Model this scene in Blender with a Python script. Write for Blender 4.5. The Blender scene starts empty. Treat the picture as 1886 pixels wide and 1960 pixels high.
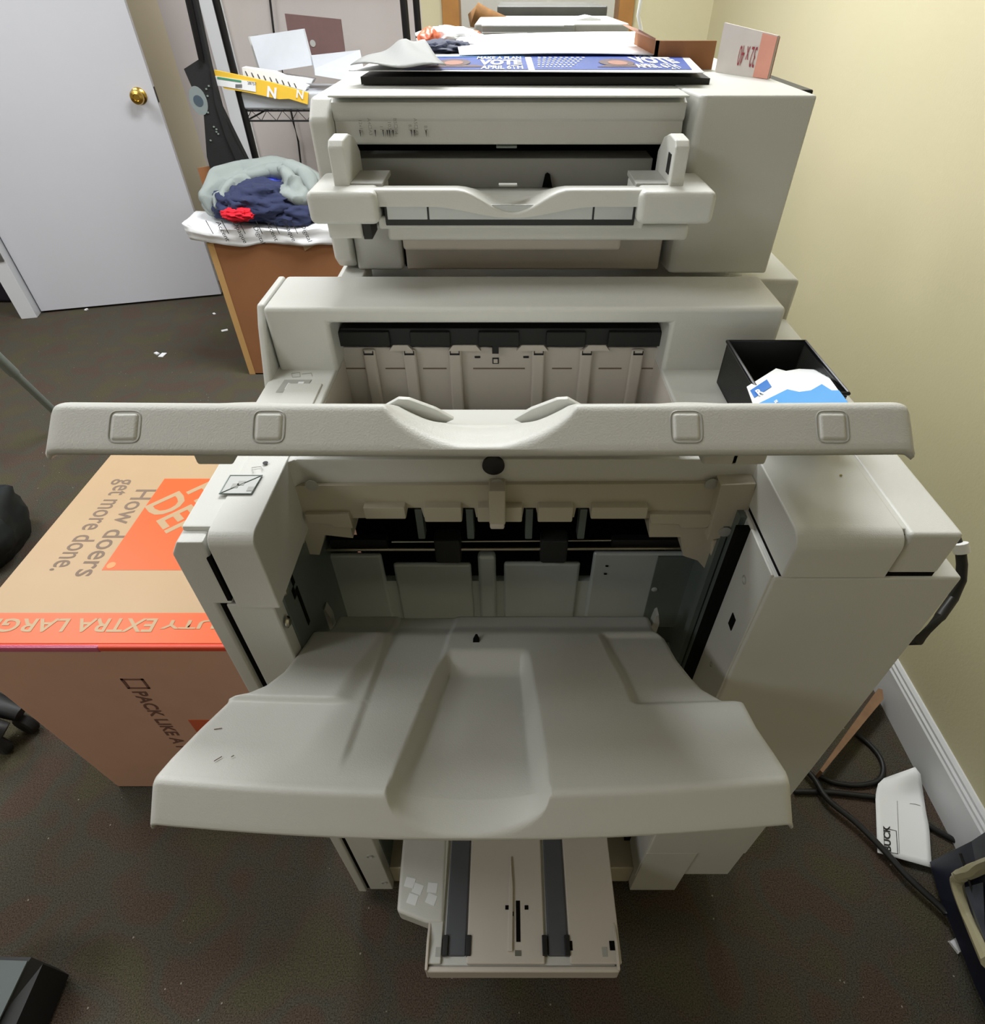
import bpy, bmesh, math, random
from mathutils import Vector, Matrix, noise
random.seed(4)
S = bpy.context.scene
COL = S.collection

# ------------------------------------------------------------------ camera
F, CX, CY, H, TH = 1120.0, 970.0, 980.0, 1.35, math.radians(42.2)
cam_d = bpy.data.cameras.new('camera'); cam = bpy.data.objects.new('camera', cam_d); COL.objects.link(cam)
cam.location = (0, 0, H); cam.rotation_euler = (math.pi/2-TH, 0, 0)
cam_d.sensor_fit = 'HORIZONTAL'; cam_d.sensor_width = 36; cam_d.lens = F/1886*36
cam_d.shift_x = -(CX-943)/1886; cam_d.shift_y = (CY-980)/1886
cam_d.clip_start = 0.02
S.camera = cam
# ------------------------------------------------------------------ light
S.view_settings.view_transform = 'Standard'; S.view_settings.look = 'None'
S.view_settings.gamma = 1; S.view_settings.use_curve_mapping = False
S.view_settings.exposure = 0.12
W = bpy.data.worlds.new('world'); S.world = W; W.use_nodes = True
W.node_tree.nodes['Background'].inputs[0].default_value = (1, .98, .95, 1)
W.node_tree.nodes['Background'].inputs[1].default_value = 0.3
LAMPS = [  # x, y, size x, size y, watts
    (-2.5, 2.0, 1.2, .6, 30),
    (-.05, 2.0, 1.2, .6, 60),
    (-1.35, .75, 1.2, .6, 17),
    (-2.3, -.9, 1.2, .6, 24),
    (.1, 4.6, 1.2, .6, 26),  # added lamp that brightens the room behind the window
]
for i, (x, y, sx, sy, w) in enumerate(LAMPS):
    l = bpy.data.lights.new('ceiling_lamp_light', 'AREA'); l.shape = 'RECTANGLE'; l.size = sx; l.size_y = sy
    l.energy = w; l.color = (.965, .985, 1)
    o = bpy.data.objects.new('ceiling_lamp_light', l); COL.objects.link(o); o.location = (x, y, 2.54)

# ------------------------------------------------------------------ geometry of the room seen by the lens
def ray(px, py):
    dx = (px-CX)/F; dy = (CY-py)/F
    return Vector((dx, math.cos(TH)+dy*math.sin(TH), -math.sin(TH)+dy*math.cos(TH)))
def PZ(px, py, z):
    r = ray(px, py); d = (z-H)/r.z; return Vector((r.x*d, r.y*d, z))
def PY(px, py, Y):
    r = ray(px, py); d = Y/r.y; return Vector((r.x*d, Y, H+r.z*d))
def PX(px, py, X):
    r = ray(px, py); d = X/r.x; return Vector((X, r.y*d, H+r.z*d))

# ------------------------------------------------------------------ materials
def srgb(r, g, b):
    f = lambda c: (c/12.92 if c <= .04045 else ((c+.055)/1.055)**2.4)
    return (f(r/255), f(g/255), f(b/255), 1)
MATS = {}
def mat(name, rgb, rough=.5, metal=0, spec=.5, noise_amt=.04, scale=40, bump=0, bscale=300, coat=0, trans=0):
    if name in MATS: return MATS[name]
    m = bpy.data.materials.new(name); m.use_nodes = True; nt = m.node_tree; b = nt.nodes['Principled BSDF']
    c = srgb(*rgb)
    b.inputs['Roughness'].default_value = rough; b.inputs['Metallic'].default_value = metal
    b.inputs['Specular IOR Level'].default_value = spec
    b.inputs['Coat Weight'].default_value = coat
    b.inputs['Transmission Weight'].default_value = trans
    tc = nt.nodes.new('ShaderNodeTexCoord'); n = nt.nodes.new('ShaderNodeTexNoise'); n.inputs['Scale'].default_value = scale
    n.inputs['Detail'].default_value = 4
    nt.links.new(tc.outputs['Object'], n.inputs['Vector'])
    r = nt.nodes.new('ShaderNodeMapRange'); r.inputs['To Min'].default_value = 1-noise_amt; r.inputs['To Max'].default_value = 1+noise_amt
    nt.links.new(n.outputs['Fac'], r.inputs['Value'])
    mx = nt.nodes.new('ShaderNodeVectorMath'); mx.operation = 'SCALE'; mx.inputs[0].default_value = c[:3]
    nt.links.new(r.outputs[0], mx.inputs['Scale']); nt.links.new(mx.outputs[0], b.inputs['Base Color'])
    if bump:
        n2 = nt.nodes.new('ShaderNodeTexNoise'); n2.inputs['Scale'].default_value = bscale
        nt.links.new(tc.outputs['Object'], n2.inputs['Vector'])
        bp = nt.nodes.new('ShaderNodeBump'); bp.inputs['Strength'].default_value = bump; bp.inputs['Distance'].default_value = .002
        nt.links.new(n2.outputs['Fac'], bp.inputs['Height']); nt.links.new(bp.outputs[0], b.inputs['Normal'])
    MATS[name] = m; return m
PL = mat('copier_plastic', (211, 211, 205), .42, bump=.12, bscale=900, noise_amt=.015)
PL2 = mat('tray_plastic', (207, 207, 201), .45, bump=.12, bscale=900, noise_amt=.015)
PLW = mat('inner_plastic', (206, 198, 188), .5, noise_amt=.02)
PLG = mat('grey_plastic', (170, 170, 165), .45)
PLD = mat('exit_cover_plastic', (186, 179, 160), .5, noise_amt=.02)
DK = mat('black_plastic', (22, 22, 22), .5)
VOID = mat('interior_shade', (12, 11, 11), .8, spec=.1)  # near-black stands in for shade in gaps, holes and cavities
RUB = mat('black_rubber', (30, 31, 30), .7)
STEEL = mat('galvanised_steel', (188, 196, 196), .45, metal=.3, noise_amt=.12, scale=9)
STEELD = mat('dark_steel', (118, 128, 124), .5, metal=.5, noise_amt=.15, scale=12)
ROD = mat('rod_metal', (190, 185, 170), .25, metal=1)
BELT = mat('conveyor_belt', (84, 86, 92), .6, noise_amt=.08)
CARD = mat('cardboard', (200, 156, 132), .75, noise_amt=.06, scale=14)
CARDP = mat('tape_covered_cardboard', (178, 150, 114), .45, noise_amt=.05, scale=8)
CARDD = mat('brown_cardboard', (152, 102, 64), .8, noise_amt=.08, scale=10)
CARDE = mat('cardboard_edge', (200, 158, 100), .8)
ORANGE = mat('orange_print', (220, 92, 34), .4, noise_amt=.03)
RED = mat('orange_red_fold', (214, 72, 44), .35)
FILM = mat('clear_film', (190, 80, 110), .12, coat=1)
INK = mat('grey_ink', (120, 100, 84), .6)
INKB = mat('black_ink', (40, 38, 40), .6)
INKG = mat('pale_grey_ink', (150, 146, 140), .6)
INKP = mat('brown_ink', (116, 80, 68), .6)
PAPER = mat('white_paper', (238, 240, 242), .6, noise_amt=.01)
GPAPER = mat('grey_paper', (150, 152, 150), .6, noise_amt=.08, scale=6)
DOORM = mat('door_paint', (206, 207, 214), .45, noise_amt=.03, scale=2)
TRIM = mat('trim_paint', (216, 218, 222), .35, noise_amt=.01)
BRASS = mat('brass', (214, 178, 92), .22, metal=1)
WOOD = mat('oak_wood', (160, 112, 56), .5, noise_amt=.25, scale=18)
BLACKM = mat('black_metal', (20, 19, 22), .35, metal=.3)
GREYC = mat('grey_cotton', (142, 150, 148), .9, noise_amt=.05, bump=.5, bscale=500)
NAVYC = mat('navy_cotton', (44, 51, 82), .95, noise_amt=.15, bump=.5, bscale=500)
REDC = mat('red_cotton', (214, 22, 44), .9)
BLUEC = mat('blue_cotton', (60, 76, 190), .9)
YEL = mat('yellow_mailer', (240, 196, 66), .5, noise_amt=.04)
GREEN = mat('green_ink', (70, 150, 110), .5)
LBLUE = mat('bright_blue_card', (62, 160, 236), .35, noise_amt=.02)
BLUE = mat('logo_blue', (44, 120, 205), .35)
POSTB = mat('poster_blue', (52, 84, 168), .35, noise_amt=.35, scale=9)
POSTL = mat('poster_light_blue', (96, 150, 205), .35, noise_amt=.05)
SKIN = mat('poster_skin', (160, 104, 84), .5)
HAIR = mat('poster_hair', (84, 58, 60), .5)
MAROON = mat('brown_panel', (112, 86, 84), .5, noise_amt=.1)
PINK = mat('pink_print', (214, 150, 130), .6, noise_amt=.1)
REDINK = mat('red_ink', (150, 50, 60), .6)
NAVYP = mat('navy_plastic', (22, 28, 52), .5, coat=.05)
BEIGE = mat('beige_print', (190, 184, 150), .5)
BAGB = mat('black_fabric', (24, 26, 26), .8, noise_amt=.3, scale=16, bump=.4, bscale=200)
GREYM = mat('grey_green_metal', (140, 150, 144), .4, metal=.1)
CORD = mat('cord_rubber', (24, 24, 24), .5)
ORC = mat('orange_plastic', (228, 110, 70), .4)
BROWNF = mat('brown_fur', (120, 84, 44), .9, noise_amt=.5, scale=60)
WHITEP = mat('white_plastic', (186, 190, 197), .4)

def wallmat(name, a, b, scale=1.2):
    m = bpy.data.materials.new(name); m.use_nodes = True; nt = m.node_tree; p = nt.nodes['Principled BSDF']
    p.inputs['Roughness'].default_value = .55
    tc = nt.nodes.new('ShaderNodeTexCoord'); n = nt.nodes.new('ShaderNodeTexNoise'); n.inputs['Scale'].default_value = scale
    nt.links.new(tc.outputs['Object'], n.inputs['Vector'])
    cr = nt.nodes.new('ShaderNodeValToRGB'); cr.color_ramp.elements[0].position = .3; cr.color_ramp.elements[1].position = .7
    cr.color_ramp.elements[0].color = srgb(*a); cr.color_ramp.elements[1].color = srgb(*b)
    nt.links.new(n.outputs['Fac'], cr.inputs[0]); nt.links.new(cr.outputs[0], p.inputs['Base Color'])
    n2 = nt.nodes.new('ShaderNodeTexNoise'); n2.inputs['Scale'].default_value = 160
    nt.links.new(tc.outputs['Object'], n2.inputs['Vector'])
    bp = nt.nodes.new('ShaderNodeBump'); bp.inputs['Strength'].default_value = .15; bp.inputs['Distance'].default_value = .002
    nt.links.new(n2.outputs['Fac'], bp.inputs['Height']); nt.links.new(bp.outputs[0], p.inputs['Normal'])
    return m
WALLT = wallmat('tan_wall_paint', (206, 196, 164), (198, 194, 158))
WALLB = wallmat('back_wall_paint', (200, 188, 164), (206, 196, 172))
WALLW = wallmat('shaded_wall_tone', (192, 184, 184), (200, 192, 186))  # pinkish grey tone holds the shading of the middle back wall
CEIL = wallmat('ceiling_paint', (225, 224, 218), (230, 228, 222))

def carpet():
    m = bpy.data.materials.new('carpet'); m.use_nodes = True; nt = m.node_tree; p = nt.nodes['Principled BSDF']
    p.inputs['Roughness'].default_value = 1; p.inputs['Specular IOR Level'].default_value = .1
    tc = nt.nodes.new('ShaderNodeTexCoord')
    def nz(s, d=3):
        n = nt.nodes.new('ShaderNodeTexNoise'); n.inputs['Scale'].default_value = s; n.inputs['Detail'].default_value = d
        nt.links.new(tc.outputs['Object'], n.inputs['Vector']); return n
    big = nz(7, 1); cr = nt.nodes.new('ShaderNodeValToRGB')
    e = cr.color_ramp.elements; e[0].position = .38; e[0].color = srgb(82, 70, 61); e[1].position = .62; e[1].color = srgb(80, 76, 60)
    k = cr.color_ramp.elements.new(.47); k.color = srgb(76, 75, 66)
    k = cr.color_ramp.elements.new(.54); k.color = srgb(80, 72, 63)
    nt.links.new(big.outputs['Fac'], cr.inputs[0])
    fine = nz(420, 2); r = nt.nodes.new('ShaderNodeMapRange'); r.inputs['From Min'].default_value = .3; r.inputs['From Max'].default_value = .7
    r.inputs['To Min'].default_value = .55; r.inputs['To Max'].default_value = 1.65
    nt.links.new(fine.outputs['Fac'], r.inputs['Value'])
    mx = nt.nodes.new('ShaderNodeVectorMath'); mx.operation = 'SCALE'
    nt.links.new(cr.outputs[0], mx.inputs[0]); nt.links.new(r.outputs[0], mx.inputs['Scale'])
    # lint specks
    vo = nt.nodes.new('ShaderNodeTexVoronoi'); vo.inputs['Scale'].default_value = 34; nt.links.new(tc.outputs['Object'], vo.inputs['Vector'])
    lt = nt.nodes.new('ShaderNodeMath'); lt.operation = 'LESS_THAN'; lt.inputs[1].default_value = .055
    nt.links.new(vo.outputs['Distance'], lt.inputs[0])
    sel = nt.nodes.new('ShaderNodeSeparateColor'); nt.links.new(vo.outputs['Color'], sel.inputs[0])
    gt = nt.nodes.new('ShaderNodeMath'); gt.operation = 'GREATER_THAN'; gt.inputs[1].default_value = .55
    nt.links.new(sel.outputs[0], gt.inputs[0])
    mu = nt.nodes.new('ShaderNodeMath'); mu.operation = 'MULTIPLY'; nt.links.new(lt.outputs[0], mu.inputs[0]); nt.links.new(gt.outputs[0], mu.inputs[1])
    mi = nt.nodes.new('ShaderNodeMix'); mi.data_type = 'RGBA'; nt.links.new(mu.outputs[0], mi.inputs[0])
    nt.links.new(mx.outputs[0], mi.inputs[6]); mi.inputs[7].default_value = srgb(150, 146, 132)
    nt.links.new(mi.outputs[2], p.inputs['Base Color'])
    bp = nt.nodes.new('ShaderNodeBump'); bp.inputs['Strength'].default_value = .8; bp.inputs['Distance'].default_value = .004
    nt.links.new(fine.outputs['Fac'], bp.inputs['Height']); nt.links.new(bp.outputs[0], p.inputs['Normal'])
    return m
CARPET = carpet()
def meshmat():
    m = bpy.data.materials.new('black_wire_mesh'); m.use_nodes = True; nt = m.node_tree; p = nt.nodes['Principled BSDF']
    p.inputs['Base Color'].default_value = (.012, .012, .012, 1); p.inputs['Roughness'].default_value = .4
    tc = nt.nodes.new('ShaderNodeTexCoord'); sx = nt.nodes.new('ShaderNodeSeparateXYZ'); nt.links.new(tc.outputs['Object'], sx.inputs[0])
    outs = []
    ad = nt.nodes.new('ShaderNodeMath'); ad.operation = 'ADD'; nt.links.new(sx.outputs[0], ad.inputs[0]); nt.links.new(sx.outputs[1], ad.inputs[1])
    for src in (ad.outputs[0], sx.outputs[2]):
        a = nt.nodes.new('ShaderNodeMath'); a.operation = 'MULTIPLY'; a.inputs[1].default_value = 480; nt.links.new(src, a.inputs[0])
        f = nt.nodes.new('ShaderNodeMath'); f.operation = 'FRACT'; nt.links.new(a.outputs[0], f.inputs[0])
        g = nt.nodes.new('ShaderNodeMath'); g.operation = 'LESS_THAN'; g.inputs[1].default_value = .45; nt.links.new(f.outputs[0], g.inputs[0]); outs.append(g)
    mxx = nt.nodes.new('ShaderNodeMath'); mxx.operation = 'MAXIMUM'
    nt.links.new(outs[0].outputs[0], mxx.inputs[0]); nt.links.new(outs[1].outputs[0], mxx.inputs[1])
    nt.links.new(mxx.outputs[0], p.inputs['Alpha']); return m
MESHM = meshmat()

# ------------------------------------------------------------------ mesh builder
class MB:
    def __init__(s): s.v = []; s.f = []
    def add(s, bm):
        o = len(s.v); bm.verts.index_update()
        s.v += [v.co.copy() for v in bm.verts]; s.f += [[o+v.index for v in f.verts] for f in bm.faces]; bm.free(); return s
    def bev(s, bm, b, seg):
        if b > 0: bmesh.ops.bevel(bm, geom=bm.edges[:], offset=b, segments=seg, profile=.5, affect='EDGES', clamp_overlap=True)
        return s.add(bm)
    def box(s, x0, x1, y0, y1, z0, z1, b=0, seg=3, rot=None, piv=None):
        bm = bmesh.new(); bmesh.ops.create_cube(bm, size=1)
        if x0 > x1: x0, x1 = x1, x0
        if y0 > y1: y0, y1 = y1, y0
        if z0 > z1: z0, z1 = z1, z0
        for v in bm.verts:
            v.co = Vector(((x0+x1)/2+v.co.x*(x1-x0), (y0+y1)/2+v.co.y*(y1-y0), (z0+z1)/2+v.co.z*(z1-z0)))
        if rot is not None:
            p = Vector(piv) if piv else Vector(((x0+x1)/2, (y0+y1)/2, (z0+z1)/2))
            for v in bm.verts: v.co = p+rot@(v.co-p)
        return s.bev(bm, b, seg)
    def prism(s, pts, ax, a0, a1, b=0, seg=2):
        """pts 2D in the plane normal to ax ('x': y,z  'y': x,z  'z': x,y)"""
        def mk(p, a):
            return {'x': (a, p[0], p[1]), 'y': (p[0], a, p[1]), 'z': (p[0], p[1], a)}[ax]
        bm = bmesh.new(); A = [bm.verts.new(mk(p, a0)) for p in pts]; B = [bm.verts.new(mk(p, a1)) for p in pts]
        n = len(pts); bm.faces.new(A); bm.faces.new(B[::-1])
        for i in range(n): bm.faces.new((A[i], B[i], B[(i+1) % n], A[(i+1) % n]))
        bmesh.ops.recalc_face_normals(bm, faces=bm.faces[:])
        return s.bev(bm, b, seg)
    def poly3(s, pts, off):
        """a flat polygon of 3D points thickened along the vector off"""
        bm = bmesh.new(); A = [bm.verts.new(p) for p in pts]; B = [bm.verts.new(Vector(p)+Vector(off)) for p in pts]
        n = len(pts); bm.faces.new(A); bm.faces.new(B[::-1])
        for i in range(n): bm.faces.new((A[i], B[i], B[(i+1) % n], A[(i+1) % n]))
        bmesh.ops.recalc_face_normals(bm, faces=bm.faces[:])
        return s.add(bm)
    def tube(s, pts, r, n=10, cap=True):
        pts = [Vector(p) for p in pts]; rr = r if isinstance(r, (list, tuple)) else [r]*len(pts)
        bm = bmesh.new(); rings = []; up = Vector((0, 0, 1))
        for i, p in enumerate(pts):
            t = (pts[min(i+1, len(pts)-1)]-pts[max(i-1, 0)]).normalized()
            a = t.cross(up)
            if a.length < 1e-3: a = t.cross(Vector((1, 0, 0)))
            a.normalize(); b = t.cross(a)
            rings.append([bm.verts.new(p+(a*math.cos(2*math.pi*k/n)+b*math.sin(2*math.pi*k/n))*rr[i]) for k in range(n)])
        for i in range(len(rings)-1):
            for k in range(n): bm.faces.new((rings[i][k], rings[i][(k+1) % n], rings[i+1][(k+1) % n], rings[i+1][k]))
        if cap: bm.faces.new(rings[0][::-1]); bm.faces.new(rings[-1])
        bmesh.ops.recalc_face_normals(bm, faces=bm.faces[:])
        return s.add(bm)
    def grid(s, rows, closed=False):
        bm = bmesh.new(); R = [[bm.verts.new(p) for p in r] for r in rows]
        for i in range(len(R)-1):
            for k in range(len(R[i])-1): bm.faces.new((R[i][k], R[i][k+1], R[i+1][k+1], R[i+1][k]))
        bmesh.ops.recalc_face_normals(bm, faces=bm.faces[:])
        return s.add(bm)
    def lathe(s, prof, org, axis, n=28):
        """prof: (r, h) list along axis"""
        axis = Vector(axis).normalized(); a = axis.orthogonal().normalized(); b = axis.cross(a); bm = bmesh.new()
        R = [[bm.verts.new(Vector(org)+axis*h+(a*math.cos(2*math.pi*k/n)+b*math.sin(2*math.pi*k/n))*max(r, 1e-4)) for k in range(n)] for r, h in prof]
        for i in range(len(R)-1):
            for k in range(n): bm.faces.new((R[i][k], R[i][(k+1) % n], R[i+1][(k+1) % n], R[i+1][k]))
        bm.faces.new(R[0][::-1]); bm.faces.new(R[-1]); bmesh.ops.recalc_face_normals(bm, faces=bm.faces[:])
        return s.add(bm)
    def build(s, name, m, parent=None, smooth=True, ang=38, label=None, solid=0):
        off = Vector((0, 0, 0)); p = parent
        while p is not None: off += p.location; p = p.parent
        me = bpy.data.meshes.new(name); me.from_pydata([tuple(v-off) for v in s.v], [], s.f); me.update()
        if smooth:
            me.polygons.foreach_set('use_smooth', [True]*len(me.polygons)); me.set_sharp_from_angle(angle=math.radians(ang))
        o = bpy.data.objects.new(name, me); COL.objects.link(o); o.parent = parent
        me.materials.append(m)
        if smooth:
            wn = o.modifiers.new('normals', 'WEIGHTED_NORMAL'); wn.keep_sharp = True; wn.weight = 100
        if solid:
            md = o.modifiers.new('thickness', 'SOLIDIFY'); md.thickness = abs(solid); md.offset = 1 if solid < 0 else -1
        if label: o['label'] = label
        return o
def empty(name, loc, label, cat, group=None):
    o = bpy.data.objects.new(name, None); COL.objects.link(o); o.location = loc; o.empty_display_size = .05
    return tag(o, label, cat, group)
def tag(o, label, cat, group=None, kind=None):
    o['label'] = label; o['category'] = cat
    if group: o['group'] = group
    if kind: o['kind'] = kind
    return o
def struct(o): o['kind'] = 'structure'; return o
def text(name, body, size, org, ux, uy, m, parent, sx=1, bold=0, align='LEFT', shear=0, spacing=1):
    cu = bpy.data.curves.new('t', 'FONT'); cu.body = body; cu.size = size; cu.offset = bold; cu.align_x = align; cu.shear = shear
    cu.space_character = spacing; cu.resolution_u = 3; cu.extrude = 0
    to = bpy.data.objects.new('t', cu); COL.objects.link(to)
    dg = bpy.context.evaluated_depsgraph_get(); me = bpy.data.meshes.new_from_object(to.evaluated_get(dg))
    bpy.data.objects.remove(to); bpy.data.curves.remove(cu)
    ux = Vector(ux).normalized(); uy = Vector(uy).normalized(); uz = ux.cross(uy).normalized(); org = Vector(org)
    off = Vector((0, 0, 0)); p = parent
    while p is not None: off += p.location; p = p.parent
    for v in me.vertices:
        c = v.co.copy(); v.co = org+ux*c.x*sx+uy*c.y+uz*c.z-off
    me.materials.clear(); me.materials.append(m); me.name = name
    o = bpy.data.objects.new(name, me); COL.objects.link(o); o.parent = parent
    return o
def smooth(a, b, x):
    t = min(1, max(0, (x-a)/(b-a))); return t*t*(3-2*t)
def lerp(a, b, t): return a+(b-a)*t
def interp(tab, x):
    if x <= tab[0][0]: return tab[0][1]
    for (a, va), (b, vb) in zip(tab, tab[1:]):
        if x <= b: return lerp(va, vb, (x-a)/(b-a))
    return tab[-1][1]

# ================================================================== THE SETTING
XW, YW = .96, 3.6
struct(MB().box(-4.6, XW+.1, -2.5, 5.6, -.05, 0).build('floor', CARPET, smooth=False))
struct(MB().box(-4.6, XW+.1, -2.5, 5.6, 2.6, 2.7).build('ceiling', CEIL, smooth=False))
struct(MB().box(XW, XW+.1, -2.5, 5.6, 0, 2.6).build('wall_right', WALLT, smooth=False))
struct(MB().box(-4.6, -4.5, -2.5, 5.6, 0, 2.6).build('wall_left', WALLB, smooth=False))
struct(MB().box(-4.6, XW, -2.6, -2.5, 0, 2.6).build('wall_front', WALLB, smooth=False))
wx0, wx1, wz0 = -.27, .56, 1.0
struct(MB().box(-4.5, -1.62, YW, YW+.12, 0, 2.6).build('wall_back', WALLB, smooth=False))
struct(MB().box(-1.62, -.40, YW, YW+.12, 0, 2.6).build('wall_back_middle', WALLW, smooth=False))
struct(MB().box(-.40, wx0, YW, YW+.12, 0, 2.6)
       .box(wx0, wx1, YW, YW+.12, 0, wz0).box(wx0, wx1, YW, YW+.12, 2.1, 2.6).box(wx1, XW, YW, YW+.12, 0, 2.6).build('wall_back_right', WALLT, smooth=False))
struct(MB().box(-4.5, XW, 5.5, 5.6, 0, 2.6).build('wall_far', CEIL, smooth=False))
# baseboard on the right wall with a moulded top
prof = [(0, 0), (-.016, 0), (-.016, .094), (-.013, .098), (-.013, .104), (-.009, .108), (-.009, .114), (-.004, .12), (0, .12)]
struct(MB().prism([(XW+x, z) for x, z in prof], 'y', -2.5, YW).build('baseboard_right', TRIM, smooth=False))
struct(MB().box(-4.5, XW-.02, YW-.014, YW, 0, .1).build('baseboard_back', TRIM, smooth=False))
# wooden window frame in the back wall
w = empty('window_1', (.14, YW, wz0), '', ''); del w['label'], w['category']; struct(w)
fr = MB()
for a, b in ((wx0-.03, wx0+.05), (wx1-.04, wx1+.03)): fr.box(a, b, YW-.03, YW+.13, wz0-.04, 2.14, .004)
fr.box(wx0+.048, wx1-.038, YW-.027, YW+.127, wz0-.038, wz0+.03, .004).box(wx0+.048, wx1-.038, YW-.027, YW+.127, 2.08, 2.138, .004)
fr.build('window_frame', WOOD, w)
gl = MB().box(wx0+.05, wx1-.04, YW+.05, YW+.056, wz0+.03, 2.08)
GLASS = mat('window_glass', (255, 255, 255), .02, trans=1, noise_amt=0)
gl.build('window_pane', GLASS, w, smooth=False)
# door casing strip beside the rack on the back wall
a = PY(380, 0, YW-.02); b = PY(402, 0, YW-.02)
struct(MB().box(a.x, a.x+.075, YW-.025, YW, 0, 2.3, .004).box(a.x+.08, a.x+.10, YW-.015, YW, 0, 2.3, .003).build('trim_1', TRIM))

# open door on the left
hp, fp = PZ(81, 600, 0), PZ(425, 567, 0)
dd = (fp-hp).normalized(); dn = Vector((-dd.y, dd.x, 0))
door = empty('door_1', (hp.x, hp.y, .0), '', ''); del door['label'], door['category']; struct(door)
L = (fp-hp).length
def dbox(mb, u0, u1, n0, n1, z0, z1, b=0):
    R = Matrix.Rotation(math.atan2(dd.y, dd.x), 3, 'Z')
    bm = bmesh.new(); bmesh.ops.create_cube(bm, size=1)
    for v in bm.verts:
        q = Vector(((u0+u1)/2+v.co.x*(u1-u0), (n0+n1)/2+v.co.y*(n1-n0), (z0+z1)/2+v.co.z*(z1-z0))); v.co = R@q+Vector((hp.x, hp.y, 0))
    return mb.bev(bm, b, 2)
dbox(MB(), 0, L, 0, .04, .012, 2.05, .002).build('door_leaf', DOORM, door)
kp = hp+dd*(L-.07); kz = .955
kn = MB(); ax = -dn
kn.lathe([(.033, 0), (.033, .004), (.026, .01), (.012, .014), (.011, .03), (.02, .036), (.028, .046), (.03, .056), (.026, .066), (.014, .07), (.012, .066), (.002, .066)], (kp.x, kp.y, kz), ax)
knob = kn.build('door_knob', BRASS, door)
dbox(MB(), L-.001, L+.002, .008, .03, kz-.03, kz+.03).build('latch_plate', BLACKM, door)
# jamb to which the door is hinged
jb = MB(); dbox(jb, -.085, -.008, -.055, .06, 0, 2.1, .003); j = struct(jb.build('trim_2', TRIM))
hg = MB(); dbox(hg, -.055, -.012, -.062, -.055, .30, .40, .002); hg.build('hinge', mat('hinge_steel', (140, 140, 138), .4, metal=.8), door)

# ================================================================== THE FINISHER (nearest machine)
YF = .35
fin = empty('copier_finisher', (.06, .5, 0), 'large off-white finisher with three output trays, nearest the camera', 'copier finisher')
def screw(p, ax, par, r=.006, m=None):
    q = Vector(p)-Vector(ax)*.0008
    return MB().lathe([(r, -.001), (r, .0012), (r*.75, .0018), (r*.6, .0004), (r*.15, .0004)], q, ax, 16).build('screw', m or PLG, par)
# deck
deck = MB().prism([(-.279, .362), (-.216, .362), (-.216, .443), (-.213, .452), (-.206, .457), (.240, .457), (.247, .452), (.25, .443), (.25, .362), (.386, .358), (.386, .78), (.186, .78),
                   (.186, .53), (-.204, .53), (-.204, .78), (-.279, .78)], 'z', .958, 1.005, .003).build('deck', PL, fin)
def cap_prof(y0, y1, z0, z1, r, n=7):
    return [(y0, z0)]+[(y0+r-r*math.cos(a), z1-r+r*math.sin(a)) for a in [math.pi/2*k/n for k in range(n+1)]]+[(y1, z1), (y1, z0)]
MB().prism(cap_prof(.346, .60, .914, 1.0068, .013), 'x', -.2525, -.2125, .003, 3).build('corner_cap', PL, fin, ang=50)
MB().prism(cap_prof(.346, .60, .9568, 1.0064, .015), 'x', .2445, .3365, .0045, 4).build('corner_cap', PL, fin, ang=50)
MB().box(.34, .386, .351, .70, .9568, 1.006, .004).build('rear_cap', PL, fin)
# left door seen on its edge, inner post
MB().prism([(-.279, 1.0), (-.288, .985), (-.288, .035), (-.2725, .035), (-.2725, .918), (-.2565, .918), (-.2565, 1.0)], 'y', YF-.002, .74, .0025).build('front_door', PL, fin)
MB().box(-.2665, -.222, YF+.002, .42, .035, .912, .002).build('left_post', PL, fin)
MB().box(-.2735, -.2655, YF+.004, .5, .036, .916).box(-.258, -.252, YF+.002, .5, .925, .985).build('door_gap_shade', VOID, fin, smooth=False)  # black filler gives the shallow gaps their shade
MB().box(-.2495, -.2225, YF+.003, .42, .914, .955, .002).build('left_post_top', PL, fin)
for px, py in ((476, 1152), (708, 1640), (736, 1690)):
    screw(PY(px, py, YF+.001), (0, -1, 0), fin)
# right side panels
MB().box(.2405, .411, YF+.0, .74, .24, .9525, .003).box(.2405, .411, YF+.004, .74, .12, .2401).build('rear_panel', PL, fin)
MB().box(.2405, .328, YF+.0005, .45, .036, .2405, .001).build('lower_rear_panel', PL, fin)
MB().box(.3282, .4, YF+.012, .7, .098, .2406, .002).build('lower_side_panel', PL, fin)
MB().box(.2385, .2415, YF+.002, .4125, .116, .954, .0008).build('right_side_plate', PL, fin)
XS = .2384
for px, py, r_ in ((1425, 1110, .005), (1362, 1272, .0035)):
    q = PX(px, py, XS); screw(q, (-1, 0, 0), fin, r_)
q = PX(1402, 1190, XS); MB().box(XS-.0008, XS+.002, q.y-.005, q.y+.005, q.z-.009, q.z+.009).build('latch_slot', VOID, fin, smooth=False)
MB().box(.228, .241, .4126, .422, .116, .95).build('rail_gap', VOID, fin, smooth=False)
MB().box(.226, .232, .44, .452, .116, .93).build('slide_rail', STEELD, fin, smooth=False)
MB().box(-.2585, -.2548, .3462, .40, .925, .982).build('door_gap_shade', VOID, fin, smooth=False)  # proud black strip standing in for the shaded door slot
MB()  .box(.2455, .384, .3525, .60, .951, .958).box(.3355, .341, .357, .55, .958, 1.0).build('cap_seam_shade', VOID, fin, smooth=False)  # black filler puts shade into the seams round the caps
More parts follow.
